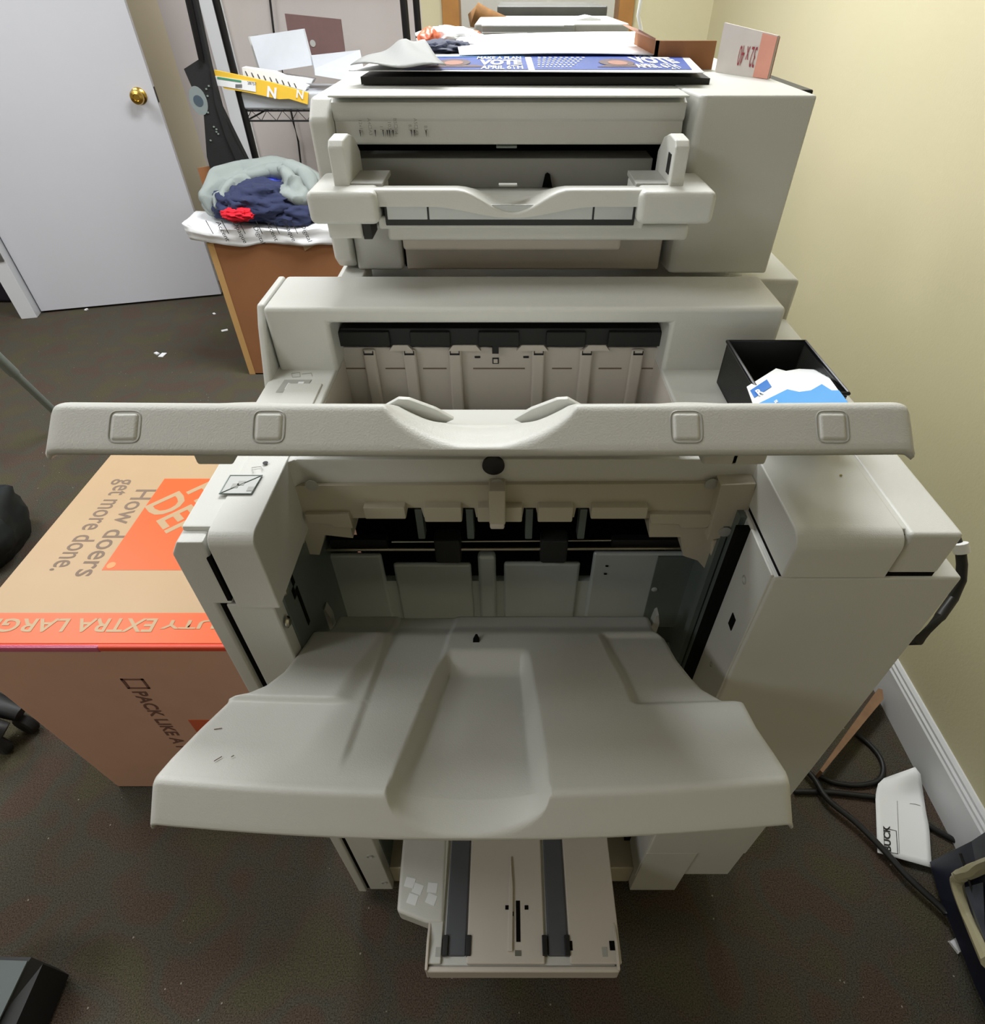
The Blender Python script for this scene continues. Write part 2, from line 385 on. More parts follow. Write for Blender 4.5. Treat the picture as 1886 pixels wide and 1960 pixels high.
# cavity: inner walls, back, floor
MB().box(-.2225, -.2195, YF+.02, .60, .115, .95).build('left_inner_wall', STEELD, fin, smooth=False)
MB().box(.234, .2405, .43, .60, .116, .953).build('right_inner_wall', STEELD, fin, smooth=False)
MB().box(-.222, .2404, .62, .74, .03, .92).build('cavity_back', VOID, fin, smooth=False)
MB().box(-.222, .2404, .365, .62, .036, .115, .003).build('base_beam', PLD, fin)
MB().box(-.2194, .2338, .53, .62, .1155, .45, .003).build('lower_back_plate', PLD, fin)
for px, py in ((533, 1080), (545, 1130), (550, 1190)):
    q = PX(px, py, -.2194); MB().lathe([(.006, 0), (.006, .001), (.004, .003), (.001, .003)], q, (1, 0, 0), 14).build('screw', ROD, fin)
for px, py, w_, h_ in ((560, 1110, .003, .007), (563, 1135, .003, .007), (551, 1190, .003, .006), (580, 1160, .003, .03)):
    q = PX(px, py, -.2192); MB().box(-.2194, -.2188, q.y-w_, q.y+w_, q.z-h_, q.z+h_).build('wall_hole', VOID, fin, smooth=False)
MB().box(-.2205, -.2135, .352, .46, .918, 1.0, .001).build('left_recess_side', PLD, fin)
# front beam above the mouth (darker plastic stands in for its shaded face)
MB().box(-.2128, .2448, .4575, .53, .955, 1.004, .003).build('front_beam', PLD, fin)
# exit cover with a stepped lower edge
YE = .452
def pe(l, Y=YE): return [(PY(x, y, Y).x, PY(x, y, Y).z) for x, y in l]
out = [(541, 934), (575, 930), (950, 928), (1330, 926), (1448, 924), (1422, 1045), (1408, 1097), (1357, 1097), (1336, 1073), (1308, 1064), (1303, 1028), (1243, 1028), (1243, 992),
       (1135, 990), (1128, 972), (1103, 972), (1099, 990), (1030, 990), (1026, 972), (1003, 972), (1000, 990), (912, 990), (908, 972), (886, 972), (882, 990), (812, 990), (806, 972),
       (781, 972), (776, 990), (668, 992), (676, 1030), (622, 1024), (612, 1062), (583, 1060), (551, 1080), (545, 1060)]
ec = MB().prism(pe(out), 'y', YE, .50, 0).build('exit_cover', PLD, fin, smooth=False)
# relief blocks on the exit cover
def fb(mb, x0, y0, x1, y1, Ya, Yb, b=.0015, seg=2):
    xm = (x0+x1)/2; ym = (y0+y1)/2
    X0 = PY(x0, ym, Ya).x; X1 = PY(x1, ym, Ya).x; Z1 = PY(xm, y0, Ya).z; Z0 = PY(xm, y1, Ya).z
    return mb.box(X0, X1, Ya, Yb, Z0, Z1, b, seg)
for x0, x1 in ((697, 776), (812, 884), (914, 1000), (1030, 1097), (1132, 1240)):
    fb(MB(), x0, 972, x1, 1000 if x0 in (812, 914, 1030) else 994, .443, .47).build('exit_flap', PLD, ec)
fb(MB(), 936, 940, 968, 1006, .437, .47, .002).build('sensor_block', PLD, ec)
fb(MB(), 938, 1004, 966, 1014, .436, .45, .002).build('sensor_foot', PLW, ec)
MB().prism(pe([(1380, 929), (1449, 926), (1424, 1022), (1354, 1036)], .441), 'y', .441, .47, .0012).build('mounting_pad', PLD, ec)
MB().prism(pe([(1366, 1034), (1422, 1024), (1405, 1096), (1357, 1096)], .446), 'y', .446, .47, .0012).build('mounting_pad', PLD, ec)
MB().prism(pe([(547, 931), (557, 947), (583, 1040), (570, 1060), (552, 1082), (538, 1040), (534, 960)], .446), 'y', .446, .47, .0012).build('mounting_pad', PLD, ec)
MB().prism(pe([(583, 985), (668, 985), (676, 1012), (640, 1010), (634, 1004), (590, 1002)], .4465), 'y', .4465, .47, .001).build('cover_step', PLD, ec)
MB().prism(pe([(1243, 985), (1370, 985), (1355, 1010), (1305, 1012), (1300, 1005), (1246, 1003)], .4465), 'y', .4465, .47, .001).build('cover_step', PLD, ec)
for px, py, Yq in ((597, 929, .4515), (952, 926, .4515), (1362, 926, .4515), (557, 1022, .447), (1388, 1018, .4395)):
    q = PY(px, py, Yq); MB().lathe([(.0065, 0), (.0065, .0006), (.004, .0008), (.0005, .0008)], q, (0, -1, 0), 20).build('screw_well', PLG, ec)
# rollers, rods and black guides behind the cover
MB().box(-.2194, .2338, .54, .56, .86, .954).build('black_backing', VOID, fin, smooth=False)
MB().tube([PY(620, 1052, .497), PY(1310, 1049, .497)], .0022, 10).build('roller_shaft', ROD, fin)
MB().tube([PY(750, 1037, .505), PY(1170, 1034, .505)], .0012, 8).build('upper_rod', ROD, fin)
fb(MB(), 632, 1034, 742, 1052, .50, .51, .001).build('guide_plate', DK, fin)
fb(MB(), 1172, 1034, 1306, 1052, .50, .51, .001).build('guide_plate', DK, fin)
for x0, x1 in ((832, 882), (1035, 1087)): fb(MB(), x0, 1036, x1, 1080, .488, .51, .004).build('feed_roller', RUB, fin)
for x0 in (797, 893, 1006, 1108): fb(MB(), x0, 975, x0+14, 1032, .485, .5, .001).build('drop_arm', STEELD, fin)
# steel back plates with tabs
for x0, y0, x1 in ((610, 1064, 742), (762, 1082, 905), (965, 1080, 1105), (1128, 1060, 1300)):
    fb(MB(), x0, y0, x1, 1190, .502, .51, .004, 3).build('back_plate', STEEL, fin)
fb(MB(), 917, 1066, 950, 1190, .496, .51, .0055, 4).build('centre_rib', STEEL, fin)
fb(MB(), 612, 1112, 1330, 1200, .5065, .516, .0, 1).build('lower_plate', STEEL, fin)
fb(MB(), 1244, 1066, 1400, 1200, .4995, .5012, 0, 1).build('side_bracket', STEELD, fin, smooth=False)
for px, py in ((1162, 1083), (1159, 1098)):
    q = PY(px, py, .5018); MB().box(q.x-.0018, q.x+.0018, .5008, .503, q.z-.001, q.z+.001).build('plate_hole', VOID, fin, smooth=False)
for px, py, r in ((1253, 1128, .004), (1340, 1140, .003), (1315, 1158, .005)):
    q = PY(px, py, .4993); MB().lathe([(r, 0), (r, .0006), (r*.6, .0012), (.0005, .0012)], q, (0, -1, 0), 16).build('bracket_screw', STEEL, fin)
for px, py in ((1330, 1225), (1305, 1262)):
    q = PY(px, py, .47); MB().box(q.x-.02, q.x+.03, .45, .5, q.z-.012, q.z, .002).build('bracket_step', STEEL, fin)

# ---- step unit behind the deck with the upper exit slot
XL2, XR2 = -.2725, .3125
MB().prism([(XL2, 1.0), (XL2, 1.081), (XR2, 1.081), (XR2, 1.0), (.186, 1.0), (.186, 1.0625), (-.202, 1.0625), (-.202, 1.0)], 'y', .634, .732, .0055, 4).build('upper_exit_housing', PL, fin)
MB().prism([(.60, .99), (.634, 1.06), (.648, 1.0795), (.735, 1.0795), (.735, .99)], 'x', -.2835, -.2745, .003, 3).build('end_cover', PL, fin)
MB().box(-.21, .2, .70, .71, .88, 1.06).build('exit_backing', VOID, fin, smooth=False)
YP = .672
MB().box(-.204, .188, YP, .70, .90, PY(950, 665, YP).z, .001).build('exit_plate', PLW, fin)
pz = lambda py: PY(950, py, YP).z
MB().box(-.2, .185, YP-.004, .70, pz(657), pz(626)).build('roller_bar', DK, fin, smooth=False)
for x0, x1 in ((640, 746), (785, 862), (916, 994), (1046, 1122), (1165, 1275)):
    fb(MB(), x0, 636, x1, 664, YP-.009, YP, .002).build('exit_roller', RUB, fin)
for x0, x1 in ((747, 785), (862, 916), (994, 1046), (1122, 1165)):
    a, b = PY(x0, 660, YP-.006), PY(x1, 660, YP-.006)
    MB().prism([(a.x-.003, pz(668)), (a.x+.003, pz(657)), (b.x-.003, pz(657)), (b.x+.003, pz(668))], 'y', YP-.006, YP, .0005).build('exit_tab', PLW, fin)
for px in (712, 788, 873, 1030, 1120, 1216):
    q = PY(px, 700, YP)
    MB().box(q.x-.008, q.x+.008, YP-.006, YP, .9, pz(666), .003, 3).build('paper_rib', PLW, fin)
    MB().box(q.x-.006, q.x+.006, YP-.0068, YP-.005, pz(675), pz(672)).box(q.x-.006, q.x-.005, YP-.0068, YP-.005, pz(675), pz(668)).box(q.x+.005, q.x+.006, YP-.0068, YP-.005, pz(675), pz(668)).build('rib_clip', DK, fin, smooth=False)
for x0, x1 in ((652, 702), (738, 776), (810, 855), (906, 1005), (1057, 1095), (1146, 1190), (1228, 1262)):
    a, b = PY(x0, 704, YP), PY(x1, 704, YP); MB().box(a.x, b.x, YP-.0008, YP+.001, pz(706), pz(704)).build('plate_groove', INK, fin, smooth=False)
q = PY(949, 690, YP)
MB().box(q.x-.004, q.x+.004, YP-.0012, YP, q.z-.004, q.z+.004).build('sensor_window', DK, fin, smooth=False)
MB().box(q.x-.0026, q.x+.0026, YP-.0018, YP, q.z-.0026, q.z+.0026).build('sensor_pad', PLW, fin, smooth=False)
MB().box(q.x-.004, q.x+.004, YP-.007, YP, pz(672), pz(655)).build('sensor_arm', DK, fin, smooth=False)
for px in (915, 1008):
    q = PY(px, 683, YP); MB().box(q.x-.004, q.x+.003, YP-.0012, YP, q.z-.0012, q.z+.0012).build('plate_slot', DK, fin, smooth=False)
MB().box(-.212, -.2035, .53, .70, .9, 1.0, 0).build('slot_side', PLW, fin, smooth=False)
MB().box(.1855, .194, .53, .70, .9, 1.0, 0).build('slot_side', PLW, fin, smooth=False)

# ---- output trays: sloping plate with a scoop, ending in a deep front lip
def tray(name, inner, crest, halfw, face, chan, flare, bow, mater, nu=160, nv=70, relief=None, edge_drop=.010):
    """sloping plate from inner to crest (Y, z), then a rim face running down toward the camera side.
    face: (angle below horizontal, length); chan(v, X) -> depth of the finger scoop"""
    an, L = face; c_, s_ = math.cos(an), math.sin(an)
    ln = math.hypot(inner[0]-crest[0], crest[1]-inner[1]); ve = 1-.006/ln
    def surf(v, u):
        xl, xr = halfw(v); x = lerp(xl, xr, u); uu = abs(2*u-1)
        y = lerp(inner[0], crest[0], v)-bow*(1-uu*uu)*v*v; z = lerp(inner[1], crest[1], v)
        e = max(0, (uu-.965)/.035); z -= edge_drop*(1-math.sqrt(max(0, 1-e*e)))
        z -= chan(v, x)
        if relief: z += relief(v, x)
        return Vector((x, y, z))
    rows = [[surf(ve*j/nv, i/nu) for i in range(nu+1)] for j in range(nv+1)]
    n2 = 14; extra = [[] for _ in range(n2+4)]
    for i in range(nu+1):
        u = i/nu; P0 = rows[-1][i]; C = surf(1, u); xl, xr = halfw(1); x = lerp(xl, xr, u)
        D = min(max(0, chan(1, x)), s_*L*.93)
        C.z += chan(1, x)-D
        P1 = Vector((C.x, C.y-D/math.tan(an), C.z))
        B = Vector((C.x, C.y-c_*L, C.z+D-s_*L)); f = (B-P1).length
        d1 = P1-P0; a0 = P1-d1.normalized()*min(.006, d1.length*.9); b0 = P1+(B-P1).normalized()*min(.005, f*.8)
        seq = [P0.lerp(a0, .5), a0]
        for k in range(1, 7):
            t = k/6; seq.append(a0*(1-t)**2+P1*2*t*(1-t)+b0*t*t)
        for k in range(1, 7): seq.append(b0.lerp(B, k/6))
        seq += [B+Vector((0, -.0008, -.0022)), B+Vector((0, .0004, -.0052)), B+Vector((0, .006, -.006)), B+Vector((0, .03, -.006))]
        for k, p in enumerate(seq):
            t = max(0, min(1, (C.y-p.y)/(c_*L))); q = p.copy(); q.x += (2*u-1)*flare*t*smooth(.80, 1, abs(2*u-1)); extra[k].append(q)
    rows += extra
    return MB().grid(rows).build(name, mater, fin, ang=70, solid=.003)
# lower tray, fitted through the points where its outline stands
IN, CR = (.45, .777), (.199, .888)
sl = (CR[1]-IN[1])/(CR[0]-IN[0])
def onplane(px, py):
    r = ray(px, py); # H + r.z d = IN1 + sl (r.y d - IN0)
    d = (IN[1]-sl*IN[0]-H)/(r.z-sl*r.y); return r*d+Vector((0, 0, H))
tabL, tabR = [], []
for px, py in ((636, 1180), (622, 1205), (598, 1215), (572, 1255), (545, 1290), (510, 1317), (474, 1332), (440, 1337), (385, 1390), (330, 1447), (296, 1487), (287, 1505)):
    p = onplane(px, py); tabL.append(((IN[0]-p.y)/(IN[0]-CR[0]), p.x))
for px, py in ((1252, 1180), (1258, 1205), (1277, 1215), (1300, 1255), (1328, 1290), (1350, 1312), (1392, 1335), (1425, 1342), (1450, 1390), (1484, 1440), (1505, 1473), (1514, 1495)):
    p = onplane(px, py); tabR.append(((IN[0]-p.y)/(IN[0]-CR[0]), p.x+.0))
def hw_low(v): return interp(tabL, v)-.004*v, interp(tabR, v)+.003*v
def vof(py):
    p = onplane(900, py); return (IN[0]-p.y)/(IN[0]-CR[0])
v1, v2, v3 = vof(1243), vof(1300), vof(1500)
def xat(px, py): return onplane(px, py).x
cl0, cl1 = xat(850, 1255), xat(742, 1500); cr0, cr1 = xat(1010, 1250), xat(1050, 1500)
def chan_low(v, x):
    t = (v-v1)/(1-v1)
    if t < -.05: return 0
    tt = max(0, min(1, t)); l = lerp(cl0, cl1, tt); r = lerp(cr0, cr1, tt); m = (l+r)/2; h = (r-l)/2
    q = abs(x-m)/h
    flat = 1-smooth(.80, 1.06, q)
    arc = math.sqrt(max(0, 1-q*q)) if q < 1 else 0
    s = lerp(flat, arc, smooth(.72, 1, t))
    return s*lerp(.021, .0245, smooth(.75, 1, t))*smooth(-.03, .16, t)
def relief_low(v, x):
    z = 0
    vv = vof(1210)
    # back band steps down behind the ridge
    z -= .010*(1-smooth(vv-.10, vv+.02, v))
    # shallow trough left of the channel
    la = lerp(xat(735, 1240), xat(650, 1460), (v-v1)/(v3-v1)); lb = lerp(xat(845, 1240), xat(770, 1460), (v-v1)/(v3-v1))
    z -= .0032*smooth(la-.002, la+.004, x)*(1-smooth(lb+.0, lb+.006, x))*(1-smooth(.82, .95, v))
    # raised shoulders at both sides near the machine
    kv = vof(1338)
    lx = lerp(xat(735, 1218), xat(655, 1330), smooth(vv, kv, v)); rx = lerp(xat(1150, 1225), xat(1205, 1335), smooth(vv, kv, v))
    w_ = smooth(vv-.02, vv+.03, v)*(1-smooth(kv-.012, kv+.012, v))
    z += .006*w_*(1-smooth(lx-.006, lx+.014, x))
    z -= .006*w_*smooth(rx-.001, rx+.009, x)
    return z
low = tray('lower_output_tray', IN, CR, hw_low, (math.radians(50), .0345), chan_low, .003, .012, PL2, relief=relief_low, nu=240, nv=150)
q = onplane(912, 1224); MB().prism([(q.x-.0035, q.y-.008), (q.x+.0035, q.y-.008), (q.x+.0035, q.y), (q.x+.001, q.y+.006), (q.x-.001, q.y+.006), (q.x-.0035, q.y)], 'z', q.z-.001, q.z+.002).build('sensor_hole', VOID, low, smooth=False)
for (xa, ya, xb, yb) in ((410, 1396, 425, 1394), (410, 1457, 425, 1448), (443, 1449, 448, 1446), (612, 1222, 616, 1220)):
    a, b = onplane(xa, ya), onplane(xb, yb); MB().tube([a+Vector((0, 0, .0002)), b+Vector((0, 0, .0002))], .0004, 6).build('scuff_mark', INK, low)
for px0, px1, py in ((628, 640, 1165), (1248, 1262, 1175)):
    q = PY(px0, py, .455); MB().prism([(q.x-.004, q.z-.03), (q.x+.006, q.z-.03), (q.x+.007, q.z), (q.x+.003, q.z+.018), (q.x, q.z+.015)], 'y', .44, .452, .001).build('side_stop', PLG, low)
# rim below the tray, so it is a thick shell when seen from the side
IN2, CR2 = (.668, .924), (.299, 1.1665)
def hw_up(v):
    l = interp([(0, -.19), (.45, -.19), (.62, -.225), (.76, -.252), (1, -.270)], v); r = interp([(0, .172), (.45, .172), (.62, .19), (.76, .222), (1, .239)], v); return l, r
c2l, c2r = -.0715, .0405
def chan_up(v, x):
    m = (c2l+c2r)/2; h = (c2r-c2l)/2
    q = abs(x-m)/h
    a = (1-q*q)**.8 if q < 1 else 0
    b = 1-smooth(.55, 1.1, q)
    return (lerp(b, a, smooth(.8, 1, v)))*lerp(.014, .0172, smooth(.84, 1, v))*smooth(.45, .84, v)
def relief_up(v, x):
    g = lambda c, w_: math.exp(-((x-c)/w_)**2)
    return .002*(g(-.165, .022)+g(.118, .022))*smooth(.6, .8, v)*(1-smooth(.9, .98, v))
up = tray('upper_output_tray', IN2, CR2, hw_up, (math.radians(40), .0277), chan_up, .001, .002, PL2, relief=relief_up, nu=240, nv=60, edge_drop=.004)
AF = math.radians(40); fn = Vector((0, -math.sin(AF), math.cos(AF))); fu = Vector((0, math.cos(AF), math.sin(AF)))
for px in (239, 515, 1314, 1594):
    r = ray(px, 817); uq = abs((px-920)/820); o0 = Vector((0, CR2[0]-.002*(1-uq*uq), CR2[1]))
    d = (o0-Vector((0, 0, H))).dot(fn)/r.dot(fn); q = r*d+Vector((0, 0, H))
    bs = MB().box(q.x-.0082, q.x+.0082, q.y-.0012, q.y+.004, q.z-.0086, q.z+.0086, .0026, 5, rot=Matrix.Rotation(AF-math.pi/2, 3, 'X'), piv=q).build('square_boss', PL2, up)
    n = 48; ring = []
    for k in range(n+1):
        a = 2*math.pi*k/n; c, s_ = math.cos(a), math.sin(a); e = .42
        ring.append(q+Vector((.0092*math.copysign(abs(c)**e, c), 0, 0))+fu*(.0096*math.copysign(abs(s_)**e, s_))+fn*.0001)
    MB().tube(ring, .00045, 6).build('boss_rim', PLG, bs)
for s_, c in ((1, -.0715), (-1, .0405)):
    pts = [(c-.004*s_, -.004), (c+.006*s_, .002), (c+.013*s_, .0015), (c+.03*s_, -.006), (c+.042*s_, -.014), (c+.03*s_, -.02), (c, -.014)]
    MB().prism([(x-.006*s_, 1.1445+z) for x, z in pts], 'y', .335, .339, .0008).build('paper_fin', PL2, up)
for px in (412, 1378, 1430):
    q = PY(px, 868, .31); MB().box(q.x-.012, q.x+.012, .305, .33, q.z-.006, q.z+.004, .002).build('tray_rib', PL2, up)
q = PZ(945, 882, .998); MB().lathe([(.011, 0), (.011, .003), (.009, .004), (.0005, .004)], (q.x, .458, .998), (0, -1, 0), 30).build('tray_motor_hub', DK, fin)

# ---- booklet tray low down
ZB = .25
bk = MB()
X = lambda px, py: PZ(px, py, ZB).x
Yb = lambda py: PZ(970, py, ZB).y
ye = Yb(1848)
bt = MB().box(X(820, 1840), X(1180, 1840), ye, .56, ZB-.035, ZB-.006, .003).build('booklet_tray', PL2, fin)
MB().box(X(822, 1750), X(850, 1750), ye+.002, .56, ZB-.008, ZB, .002).build('side_plate', PL2, bt)
MB().box(X(897, 1750), X(1040, 1750), ye+.002, .56, ZB-.008, ZB, .002).build('centre_plate', PLW, bt)
MB().box(X(1086, 1750), X(1180, 1750), ye+.002, .56, ZB-.008, ZB, .002).build('side_plate', PLW, bt)
for a, b in ((856, 895), (1046, 1084)):
    bl = MB().box(X(a, 1750), X(b, 1750), ye+.012, .56, ZB-.01, ZB-.0015, .003).build('conveyor_belt', BELT, bt)
    for px in (a-3, b+2):
        MB().box(X(px, 1810)-.004, X(px, 1810)+.004, Yb(1830), Yb(1790), ZB-.006, ZB+.003, .001).build('belt_bracket', DK, bl)
MB().box(X(818, 1848), X(1186, 1848), ye-.008, ye, ZB-.045, ZB-.002, .003).build('end_stop', PLW, bt)
for px, s_ in ((818, -1), (1182, 1)):
    x = X(px, 1830)
    MB().prism([(ye-.008, ZB-.04), (ye-.006, ZB+.002), (ye+.03, ZB+.008), (ye+.055, ZB), (ye+.055, ZB-.03)], 'x', x-.002, x+.002, .001).build('end_cheek', PLW, bt)
MB().prism([(X(978, 1630), Yb(1640)), (X(982, 1700), Yb(1700)), (X(981, 1820), Yb(1822)), (X(972, 1820), Yb(1822)), (X(975, 1700), Yb(1700))], 'z', ZB-.002, ZB+.005, .001).build('centre_fin', PLW, bt)
MB().box(X(988, 1760), X(996, 1760), Yb(1803), Yb(1724), ZB-.002, ZB+.0006).build('slot', VOID, bt, smooth=False)
for px, py in ((971, 1737), (1008, 1737), (980, 1749)):
    MB().box(X(px, py)-.003, X(px, py)+.003, Yb(py)-.003, Yb(py)+.003, ZB-.002, ZB+.0006).build('slot', VOID, bt, smooth=False)
MB().box(X(986, 1825), X(998, 1825), Yb(1830), Yb(1819), ZB-.002, ZB+.0007).build('label_dot', mat('dot_grey', (110, 110, 100), .5), bt, smooth=False)
for px, py, m in ((839, 1822, PLG), (1158, 1822, PLG), (1091, 1810, VOID), (1172, 1810, VOID)):
    MB().box(X(px, py)-.004, X(px, py)+.004, Yb(py)-.006, Yb(py)+.006, ZB-.001, ZB+.0006).build('slot', m, bt, smooth=False)
hsg = MB().prism([(X(765, 1600), .56), (X(765, 1680), Yb(1685)), (X(760, 1740), Yb(1745)), (X(820, 1765), Yb(1768)), (X(850, 1765), Yb(1768)), (X(850, 1600), .56)], 'z', ZB-.04, ZB+.002, .006, 4).build('motor_cover', PL2, bt)
for px, py in ((785, 1690), (800, 1702), (828, 1700), (790, 1722), (826, 1722)):
    MB().box(X(px, py)-.008, X(px, py)+.008, Yb(py)-.007, Yb(py)+.007, ZB+.0018, ZB+.0026, 0, rot=Matrix.Rotation(random.uniform(-.4, .4), 3, 'Z')).build('torn_sticker', PAPER, hsg, smooth=False)

# ---- stickers on the deck
ZD = 1.0052
st = MB().poly3([PZ(418, 946, ZD+.0026), PZ(482, 946, ZD+.0026), PZ(503, 909, ZD+.0026), PZ(439, 909, ZD+.0026)], (0, 0, .0003)).build('warning_sticker', mat('sticker_grey', (196, 198, 194), .5), fin, smooth=False)
def frame3(pts, r): return MB().tube([Vector(p) for p in pts], r, 5)
c4 = [PZ(420, 945, ZD+.003), PZ(481, 945, ZD+.003), PZ(502, 910, ZD+.003), PZ(441, 910, ZD+.003)]
frame3(c4+[c4[0]], .0006).build('sticker_frame', STEELD, st)
frame3([c4[0], c4[2]], .0006).build('sticker_stroke', STEELD, st)
for px, py in ((450, 930), (462, 925), (480, 936)):
    a = PZ(px, py, ZD+.0029); MB().box(a.x-.003, a.x+.003, a.y-.003, a.y+.003, ZD+.003, ZD+.0033).build('sticker_mark', PLG, st, smooth=False)
sp = [PZ(485, 905, ZD+.003), PZ(482, 895, ZD+.003), PZ(500, 893, ZD+.003), PZ(503, 900, ZD+.003)]
frame3(sp, .0003).build('sticker_outline', PLG, st)
q = PZ(508, 886, ZD+.003); MB().lathe([(.0025, 0), (.0025, .0003), (.001, .0003)], q, (0, 0, 1), 16).build('sticker_number', INKB, st)
st2 = MB().poly3([PZ(528, 751, ZD), PZ(580, 751, ZD), PZ(597, 727, ZD), PZ(545, 727, ZD)], (0, 0, .0003)).build('guide_sticker', PLG, fin, smooth=False)
for pts in (((545, 745), (556, 746), (562, 736), (552, 733)), ((566, 742), (576, 742), (583, 731), (572, 731))):
    MB().poly3([PZ(x, y, ZD+.0003) for x, y in pts], (0, 0, .0003)).build('sticker_mark', PAPER, st2, smooth=False)
frame3([PZ(560, 722, ZD), PZ(558, 715, ZD), PZ(574, 713, ZD), PZ(575, 721, ZD), PZ(560, 722, ZD)], .0003).build('sticker_outline', INKG, st2)
frame3([PZ(578, 716, ZD), PZ(596, 714, ZD), PZ(598, 720, ZD)], .0003).build('sticker_outline', INKG, st2)
q = PZ(1610, 910, 1.007); MB().lathe([(.0012, 0), (.0012, .0006), (.0004, .0006)], q, (0, 0, 1), 10).build('speck', mat('olive_speck', (150, 140, 60), .6), fin)

# ================================================================== COPIER BEHIND WITH BYPASS TRAY
cop = empty('photocopier', (.06, 1.2, 0), 'tall off-white copier unit with folded-out bypass tray behind the finisher', 'photocopier')
MB().box(-.235, .40, .80, 2.0, .04, 1.05, .006).build('lower_cabinet', PL, cop)
MB().box(-.215, -.185, .742, .82, 1.0065, 1.068, .003).build('base_end', PL, cop)
ZT = 1.258
YT = .78
def fx(px, py, Y): return PY(px, py, Y).x
def fz(py, Y): return PY(960, py, Y).z
# left side cover, right block, top cap, recessed panels
MB().prism([(.80, ZT-.004), (.775, ZT-.022), (.775, 1.085), (.79, 1.071), (1.45, 1.071), (1.45, ZT-.004)], 'x', -.2215, -.1965, .005, 4).build('left_cover', PL, cop)
MB().box(-.1955, .2, .777, 1.45, fz(187, .777), ZT, .008, 5).build('top_cap', PL, cop)
MB().prism([(.2, .84), (.211, .777), (.2165, .774), (.338, .774), (.338, 1.45), (.2, 1.45)], 'z', 1.068, ZT+.0005, .006, 5).build('rear_block', PL, cop)
MB().prism([(.80, fz(188, .79)), (.789, fz(196, .79)), (.789, fz(225, .79)), (.793, fz(232, .793)), (.79, fz(272, .79)), (.792, fz(277, .79)), (.84, fz(277, .79)), (.84, fz(188, .79))], 'x', -.1958, .201, 0).build('size_panel', PL, cop, ang=50)
MB().box(-.195, .2, .86, .87, 1.07, ZT-.02).build('feed_slot', VOID, cop, smooth=False)
MB().box(-.19, .178, .815, .86, 1.07, fz(303, .815), .001).build('feed_plate', PLG, cop)
fb(MB(), 950, 279, 990, 284, .80, .81, .001).build('feed_clip', GREYM, cop)
MB().prism([(fx(1038, 355, .812), fz(360, .812)), (fx(1058, 355, .812), fz(360, .812)), (fx(1053, 335, .812), fz(334, .812)), (fx(1048, 332, .812), fz(331, .812)), (fx(1044, 335, .812), fz(334, .812))], 'y', .81, .82).build('feed_notch', VOID, cop, smooth=False)
MB().box(-.1955, -.135, .785, .84, 1.068, fz(430, .785), .004).build('front_lower_left', PL, cop)
MB().box(-.131, .2, .787, .84, 1.068, fz(440, .785), .003).build('bypass_door', PLW, cop)
MB().box(-.135, -.131, .80, .84, 1.068, fz(440, .785)).build('door_gap_shade', VOID, cop, smooth=False)  # black filler for the shade between panel and bypass door
# paper size marks
zt_, zb_ = fz(228, .788), fz(262, .788)
mk = MB()
for px in (690, 719, 734, 742, 746, 753, 788, 794, 816):
    x = fx(px, 257, .7885); mk.prism([(x-.0007, zb_+.0065), (x+.0007, zb_+.0065), (x, zb_)], 'y', .7885, .7898)
mk.build('size_marks', INKB, cop, smooth=False)
for px, py, s_ in ((703, 226, 'A4\u25a1A3'), (753, 226, 'B5\u25a1B4'), (792, 226, 'A5\u25a1A4'), (812, 240, 'B5'), (782, 238, '8.5"'), (742, 232, '10.5"'), (727, 240, '11"'), (686, 228, '12x18')):
    p = PY(px, py, .7884); text('size_text', s_, .0052, p, (0, 0, -1), (1, 0, 0), INKG, cop)
# bypass tray
byp = MB()
YL = .68
xl, xr = fx(588, 400, YL), fx(1370, 400, YL); zt, zb = fz(368, YL), fz(432, YL)
c0, c1 = fx(885, 390, YL), fx(1078, 390, YL)
n = 40
top = []
for k in range(n+1):
    x = lerp(xl+.05, xr-.05, k/n)
    m = (c0+c1)/2; h = (c1-c0)/2; q = abs(x-m)/h
    d = .0225*(math.cos(math.pi*q/1.15)*.5+.5) if q < 1.15 else 0
    hb2 = (fx(1150, 398, YL)-fx(820, 398, YL))/2; q2 = min(1, abs(x-m)/hb2)
    top.append((x, d, .0112*(math.cos(math.pi*q2)*.5+.5)))
rows = []
for k, (Y, z) in enumerate(((.812, 1.160), (.77, 1.166), (.72, zt-.003), (.705, zt-.001), (.697, zt))):
    rows.append([Vector((x, Y, z-d*smooth(.75, .697, Y))) for x, d, b_ in top])
for t in range(1, 6):
    rows.append([Vector((x, .697-.006*math.sin(t/5*math.pi/2), zt-d-.0035*(1-math.cos(t/5*math.pi/2)))) for x, d, b_ in top])
rows.append([Vector((x, .6905, zt-.0168-b_)) for x, d, b_ in top])
rows.append([Vector((x, .695, zt-.0172-b_)) for x, d, b_ in top])
bt2 = byp.grid(rows).build('bypass_tray', PL, cop, ang=60, solid=.002)
MB().box(xl, xl+.075, YL, .77, zb, zt, .007, 4).build('tray_corner', PL, bt2)
MB().box(xr-.082, xr, YL, .77, zb, zt, .007, 4).build('tray_corner', PL, bt2)
MB().box(xl+.07, xr-.07, .70, .79, zb-.01, zb+.004, .003).build('tray_underframe', PL, bt2)
MB().box(fx(740, 440, .715), fx(1320, 440, .715), .715, .80, fz(462, .715), fz(430, .715), .005, 3).build('tray_arm', PL, bt2)
MB().box(fx(770, 460, .74), fx(1190, 460, .74), .74, .80, fz(480, .74), fz(455, .74), .004, 3).build('hinge_cover', PLW, bt2)
MB().box(xl+.012, xl+.05, .70, .76, zb-.02, zb, .003).build('tray_bracket', PL, bt2)
